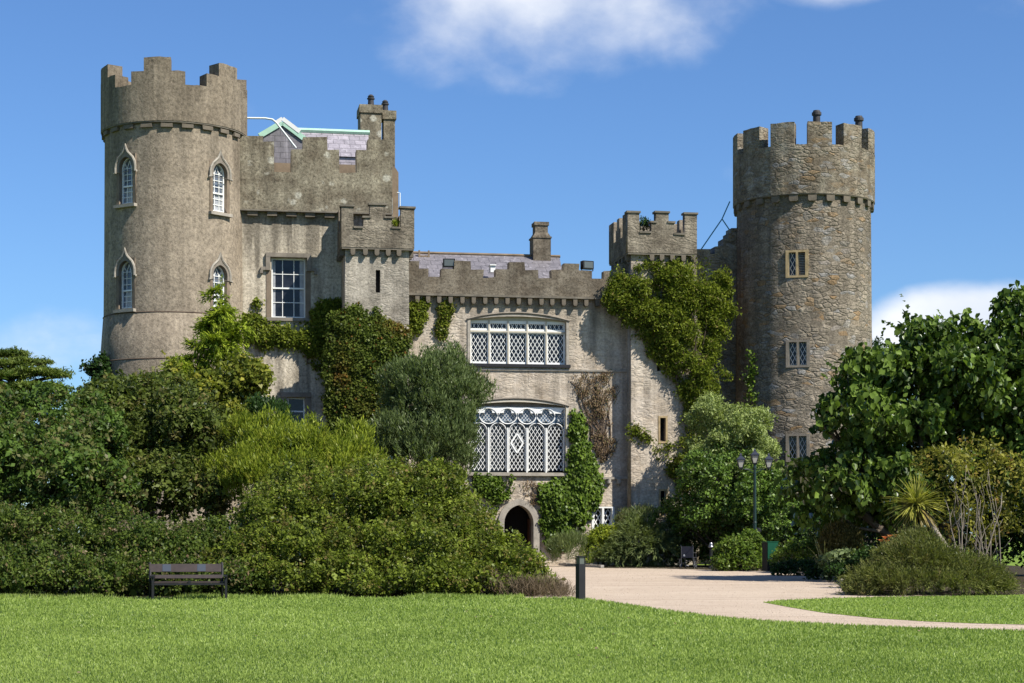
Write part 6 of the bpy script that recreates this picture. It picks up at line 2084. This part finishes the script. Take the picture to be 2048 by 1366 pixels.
blades('lawn_grass', 'mown green grass of the front lawn', lawn_test, 620000, 18.0, 46.0, 0.042)
blades('verge_grass', 'mown grass of the lawn verge right of the path', lambda x, d: inpoly(x, d, island_poly), 300000, 24.0, 46.5, 0.036)


def border_test(x, d):
    return (d > 44.5 + 0.25 * np.sin(x * 3.1)) & (d < 45.5 + 0.3 * np.sin(x * 2.1)) & (x < 0.3) & (rng.random(len(x)) < 0.25 + 0.6 * np.sin(x * 1.7 + 1) * np.sin(x * 0.6))


blades('rough_grass', 'taller rough grass along the foot of the left border', border_test, 200000, 43.5, 46.5, 0.075, mat='grass', wfac=0.8)

fx = rng.uniform(-7, 7, 46)
fy = rng.uniform(20, 43, 46)
fk = lawn_test(fx, fy)
fx, fy = fx[fk], fy[fk]
fl_ = leaves_mesh('fallen_leaves', np.stack([fx, fy, np.full(len(fx), 0.045)], 1), np.array([0, -0.3, 1.0]) + rdir(len(fx)) * 0.5, rdir(len(fx)) * np.array([1, 1, 0.3]), np.full(len(fx), 0.055), np.full(len(fx), 0.04), rng.random(len(fx)), np.zeros(len(fx)), LM['twig'], kind='stuff')
tag(fl_, 'few brown fallen leaves lying on the front lawn', 'fallen leaves')
# loose stones on the gravel
ng = 30000
dg_ = 1 / rng.uniform(1 / 88, 1 / 29, ng)
xg_ = rng.uniform(-0.02, 0.30, ng) * dg_
okg = inpoly(xg_, dg_, path_poly) & ~inpoly(xg_, dg_, island_poly)
xg_, dg_ = xg_[okg], dg_[okg]
ng = len(xg_)
sg_ = rng.uniform(0.006, 0.015, ng) * (0.5 + dg_ / 50)
leaves_mesh('gravel_stones', np.stack([xg_, dg_, np.full(ng, 0.012)], 1), np.array([0, -0.25, 1.0]) + rdir(ng) * 0.6, rdir(ng) * np.array([1, 1, 0.25]), sg_ * 1.3, sg_, rng.random(ng), (rng.random(ng) < 0.2) * rng.random(ng), LM['pebble'], kind='stuff')
tag(bpy.data.objects['gravel_stones'], 'loose pale stones of the gravel path', 'gravel')

# ------------------------------------------------------------------ street furniture
# bench
bx, by = (380 - CX) / F * 44.0, 44.0
bench = empty('park_bench', (bx, by, 0), R(8), 'dark slatted park bench with iron frame in front of the brambles', 'bench')
bw = 1.70
for zc_, yy, hgt, w0, w1 in ((0.75, 0.36, 0.195, -bw / 2 - 0.12, bw / 2 - 0.12), (0.545, 0.25, 0.085, -bw / 2 - 0.08, bw / 2 - 0.10)):
    mb = MB()
    mb.box(-0.5 * (w1 - w0), 0.5 * (w1 - w0), -0.02, 0.02, -hgt / 2, hgt / 2)
    sl = mb.build('back_slat', M['benchwood'], bench, Matrix.Translation(((w0 + w1) / 2, yy, zc_)) @ Matrix.Rotation(R(-14), 4, 'X'))
    if hgt > 0.15:
        for x in (-0.44, 0.38):
            mb = MB()
            mb.box(x - 0.1, x + 0.1, -0.026, -0.0205, -0.085, 0.085)
            mb.build('plaque', M['plaque'], sl)
for k in range(4):
    mb = MB()
    mb.box(-bw / 2 + 0.03, bw / 2 - 0.03, -0.30 + k * 0.14, -0.30 + k * 0.14 + 0.11, 0.405, 0.435)
    mb.build('seat_slat', M['benchwood'], bench)
for sg in (-1, 1):
    x = sg * bw / 2
    mb = MB()
    mb.box(x - 0.028, x + 0.028, -0.36, -0.30, 0.0, 0.56)
    mb.build('front_leg', M['greyblack'], bench)
    mb = MB()
    xb = x - 0.10
    mb.tube([(xb, 0.42, 0.0), (xb, 0.24, 0.45), (xb, 0.40, 0.80), (xb - 0.015, 0.44, 0.875)], 0.034, 6)
    mb.build('back_leg', M['black'], bench)
    mb = MB()
    mb.box(x - 0.05, x + 0.03, -0.40, 0.30, 0.545, 0.585)
    mb.build('armrest', M['black'], bench)
    mb = MB()
    mb.prism([(-0.33, 0.36), (0.30, 0.36), (0.30, 0.50), (-0.33, 0.44)], -0.012, 0.012)
    mb.build('side_panel', M['black'], bench, Matrix.Translation((x - 0.04, 0, 0)) @ Matrix.Rotation(R(90), 4, 'Z'))
mb = MB()
mb.box(-bw / 2 + 0.03, bw / 2 - 0.03, -0.345, -0.315, 0.36, 0.40)
mb.box(-0.03, 0.03, -0.345, -0.31, 0.40, 0.46)
mb.build('front_rail', M['greyblack'], bench)

# bollard light at the lawn edge
gx, gy = G(1161, 1201)
bl = empty('bollard_light', (gx, gy, 0), R(28), 'square black bollard light at the corner of lawn and gravel', 'bollard')
mb = MB()
mb.box(-0.085, 0.085, -0.085, 0.085, 0, 0.86)
mb.build('post', M['greyblack'], bl)
mb = MB()
mb.box(-0.068, 0.068, -0.068, 0.068, 0.86, 1.02)
mb.build('lens', M['floodglass'], bl)
mb = MB()
mb.box(-0.092, 0.092, -0.092, 0.092, 1.02, 1.045)
for sx in (-1, 1):
    for sy in (-1, 1):
        mb.box(sx * 0.078 - 0.008, sx * 0.078 + 0.008, sy * 0.078 - 0.008, sy * 0.078 + 0.008, 0.861, 1.019)
mb.build('cap', M['black'], bl)

# three-headed lamp post
gx = (1509.5 - CX) / F * 78
lp_ = empty('street_lamp', (gx, 78, 0), 0, 'dark green lamp post with three glass lanterns', 'street lamp')
PXM = 78 / F


def zpx(py):
    return EYE - (py - HZ) * PXM


mb = MB()
mb.lathe([(0.14, 0), (0.14, 0.5), (0.10, 0.56), (0.085, 0.6), (0.075, 2.0), (0.085, 2.02), (0.07, 2.06), (0.055, zpx(940)), (0.07, zpx(936)), (0.05, zpx(928))], 14)
mb.build('post', M['postgreen'], lp_)
mb = MB()
mb.tube([(-28 * PXM, 0, zpx(936)), (-28 * PXM, 0, zpx(939)), (-20 * PXM, 0, zpx(938.5)), (20 * PXM, 0, zpx(938.5)), (28 * PXM, 0, zpx(939)), (28 * PXM, 0, zpx(936))], 0.035, 6)
for sg in (-1, 1):
    mb.tube([(sg * 0.06, 0, zpx(946)), (sg * 9 * PXM, 0, zpx(943)), (sg * 15 * PXM, 0, zpx(939))], 0.02, 5)
mb.build('arm', M['postgreen'], lp_)
for dx, yb, yt in ((0, 927, 897), (-28, 936, 906), (28, 936, 906)):
    h_ = (yb - yt) * PXM
    ln_ = empty('lantern')
    ln_.parent = lp_
    ln_.location = (dx * PXM, 0, zpx(yb))
    b0_, b1_ = 0.075, 0.145
    mb = MB()
    z0, z1 = 0.05 * h_, 0.52 * h_
    sq = lambda b, z: [(-b, -b, z), (b, -b, z), (b, b, z), (-b, b, z)]
    mb.add(sq(b0_, z0) + sq(b1_, z1), [(0, 1, 5, 4), (1, 2, 6, 5), (2, 3, 7, 6), (3, 0, 4, 7), (3, 2, 1, 0), (4, 5, 6, 7)])
    mb.build('lamp_glass', M['frost'], ln_)
    mb = MB()
    for sx in (-1, 1):
        for sy in (-1, 1):
            mb.tube([(sx * b0_, sy * b0_, 0.0), (sx * (b1_ + 0.004), sy * (b1_ + 0.004), z1)], 0.014, 4)
    mb.box(-b0_ - 0.01, b0_ + 0.01, -b0_ - 0.01, b0_ + 0.01, -0.03, z0)
    mb.build('lantern_frame', M['black'], ln_)
    mb = MB()
    z2, z3, z4 = 0.60 * h_, 0.80 * h_, 0.9 * h_
    mb.add(sq(b1_ + 0.03, z1) + sq(b1_ + 0.03, z2) + sq(0.05, z3) + sq(0.045, z4) + sq(0.008, h_),
           [(4 * i + a, 4 * i + (a + 1) % 4, 4 * i + 4 + (a + 1) % 4, 4 * i + 4 + a) for i in range(4) for a in range(4)] + [(3, 2, 1, 0), (16, 17, 18, 19)])
    mb.build('lantern_roof', M['roofblue'], ln_)
spot = MB()
spot.lathe([(0.13, 0.0), (0.14, 0.04), (0.14, 0.16), (0.09, 0.24)], 16)
so = spot.build('spotlight', M['black'], lp_, Matrix.Translation((0.11, -0.06, zpx(1063))) @ Matrix.Rotation(R(80), 4, 'X'))

# wheelchair
wx = (1377 - CX) / F * 82.6
wc = empty('wheelchair', (wx, 82.6, 0), R(158), 'folded-back black wheelchair parked in the shade of the evergreen', 'wheelchair')
wc['label'] = 'black wheelchair parked in the shade of the evergreen bush'
mb = MB()
mb.box(-0.24, 0.24, -0.30, 0.16, 0.46, 0.50)
mb.build('seat', M['fabric'], wc)
mb = MB()
mb.box(-0.25, 0.25, 0.17, 0.20, 0.48, 0.98)
mb.build('backrest', M['fabric'], wc)
mb = MB()
mb.box(0.10, 0.17, 0.201, 0.206, 0.54, 0.62)
mb.build('label_patch', M['white'], wc)
fm = MB()
for sg in (-1, 1):
    x = sg * 0.27
    fm.tube([(x, 0.19, 0.2), (x, 0.19, 1.0), (x, 0.32, 1.03)], 0.015, 6)
    fm.tube([(x, 0.19, 0.47), (x, -0.34, 0.47), (x, -0.44, 0.12), (x * 0.6, -0.56, 0.10)], 0.015, 6)
    fm.tube([(x, 0.19, 0.70), (x, -0.22, 0.70), (x, -0.26, 0.47)], 0.018, 6)
    fm.tube([(x, 0.19, 0.22), (x, -0.32, 0.2)], 0.013, 6)
fm.tube([(-0.27, 0.0, 0.22), (0.27, 0.0, 0.45)], 0.012, 5)
fm.tube([(0.27, 0.02, 0.22), (-0.27, 0.02, 0.45)], 0.012, 5)
fm.build('frame', M['chrome'], wc)


def wheel(r, w_, x, y, mat_tyre):
    wt = MB()
    n = 26
    wt.tube([(x, y + r * math.cos(2 * math.pi * k / n), r + 0.02 + r * math.sin(2 * math.pi * k / n)) for k in range(n + 1)], w_, 6, cap=False)
    wo_ = wt.build('wheel', mat_tyre, wc)
    rm = MB()
    r2 = r * 0.86
    rm.tube([(x, y + r2 * math.cos(2 * math.pi * k / n), r + 0.02 + r2 * math.sin(2 * math.pi * k / n)) for k in range(n + 1)], w_ * 0.6, 5, cap=False)
    for k in range(8):
        a = 2 * math.pi * k / 8
        rm.tube([(x, y, r + 0.02), (x, y + r2 * math.cos(a), r + 0.02 + r2 * math.sin(a))], 0.006, 4)
    rm.build('rim', M['chrome'], wo_)


for sg in (-1, 1):
    wheel(0.20, 0.022, sg * 0.32, 0.16, M['rubber'])
    wheel(0.09, 0.018, sg * 0.25, -0.34, M['rubber'])
# ashtray post
gx = (1422 - CX) / F * 81.5
ap = empty('ashtray_post', (gx, 81.5, 0), 0, 'grey post with domed metal cap beside the wheelchair', 'bollard')
mb = MB()
mb.lathe([(0.15, 0), (0.15, 0.05), (0.08, 0.10), (0.075, 0.9), (0.085, 0.92)], 16)
mb.build('post', M['greyblack'], ap, smooth=False)
mb = MB()
mb.lathe([(0.12, 0.93), (0.125, 0.97), (0.10, 1.02), (0.085, 1.10), (0.05, 1.16), (0.01, 1.175)], 16)
mb.build('cap', M['chrome'], ap)
# green bin
gx = (1540 - CX) / F * 75
bn = empty('litter_bin', (gx, 75, 0), R(24), 'green metal litter bin at the edge of the flower bed', 'litter bin')
mb = MB()
mb.box(-0.25, 0.25, -0.2, 0.2, 0.05, 1.20)
mb.build('bin_body', M['black'], bn)
mb = MB()
mb.box(-0.24, 0.24, -0.225, -0.203, 0.32, 1.19)
mb.build('door', M['bingreen'], bn)
mb = MB()
mb.box(-0.27, 0.27, -0.23, 0.22, 1.203, 1.24)
mb.build('lid', M['bingreen'], bn)
# railing
A_ = W(1700, 1100, 66)
B_ = W(1825, 1100, 65)
rl = empty('iron_railing', (A_[0], A_[1], 0), math.atan2(B_[1] - A_[1], B_[0] - A_[0]), 'black iron railing under the broad-leaved tree', 'railing')
ln_ = math.hypot(B_[0] - A_[0], B_[1] - A_[1])
mb = MB()
mb.box(0, ln_, -0.02, 0.02, 1.32, 1.36)
mb.box(0, ln_, -0.02, 0.02, 0.22, 0.26)
mb.build('rail', M['black'], rl)
nb_ = int(ln_ / 0.13)
for k in range(nb_ + 1):
    mb = MB()
    x = ln_ * k / nb_
    mb.tube([(x, 0, 0), (x, 0, 1.5), (x, 0, 1.62)], [0.013, 0.013, 0.002], 5)
    mb.build('picket', M['greyblack'], rl)
# stone block by the door and edging stones of the beds
gx, gy = G(1137, 1128)
mb = MB()
mb.box(-0.28, 0.28, -0.2, 0.2, 0.0, 0.30, jit=0.02)
tag(mb.build('stone_block', M['blockstone'], None, Matrix.Translation((gx, gy, 0)) @ Matrix.Rotation(0.2, 4, 'Z')), 'squared grey stone block lying at the gravel edge', 'stone block')
kerb = MB()
ks = [G(1205, 1136.2), G(1330, 1137.2), G(1440, 1140.8)]
ks2 = [G(1525, 1142), G(1610, 1149.5), G(1680, 1162.5), G(1698, 1180)]
for chain in ([G(1120, 1131), G(1205, 1136)], ks2):
    for a, b in zip(chain[:-1], chain[1:]):
        L_ = math.hypot(b[0] - a[0], b[1] - a[1])
        k = max(1, int(L_ / 0.6))
        for j in range(k):
            p = np.array(a) + (np.array(b) - np.array(a)) * (j + 0.5) / k
            ang = math.atan2(b[1] - a[1], b[0] - a[0])
            hx, hy = L_ / k / 2 - 0.015, 0.08
            cs_, sn_ = math.cos(ang), math.sin(ang)
            zt = 0.13 + random.uniform(-0.02, 0.02)
            vs = [(p[0] + cs_ * dx - sn_ * dy, p[1] + sn_ * dx + cs_ * dy, z) for z in (0.0, zt) for dx, dy in ((-hx, -hy), (hx, -hy), (hx, hy), (-hx, hy))]
            kerb.add(vs, [(3, 2, 1, 0), (4, 5, 6, 7), (0, 1, 5, 4), (1, 2, 6, 5), (2, 3, 7, 6), (3, 0, 4, 7)])
tag(kerb.build('kerb', M['blockstone']), kind='structure')
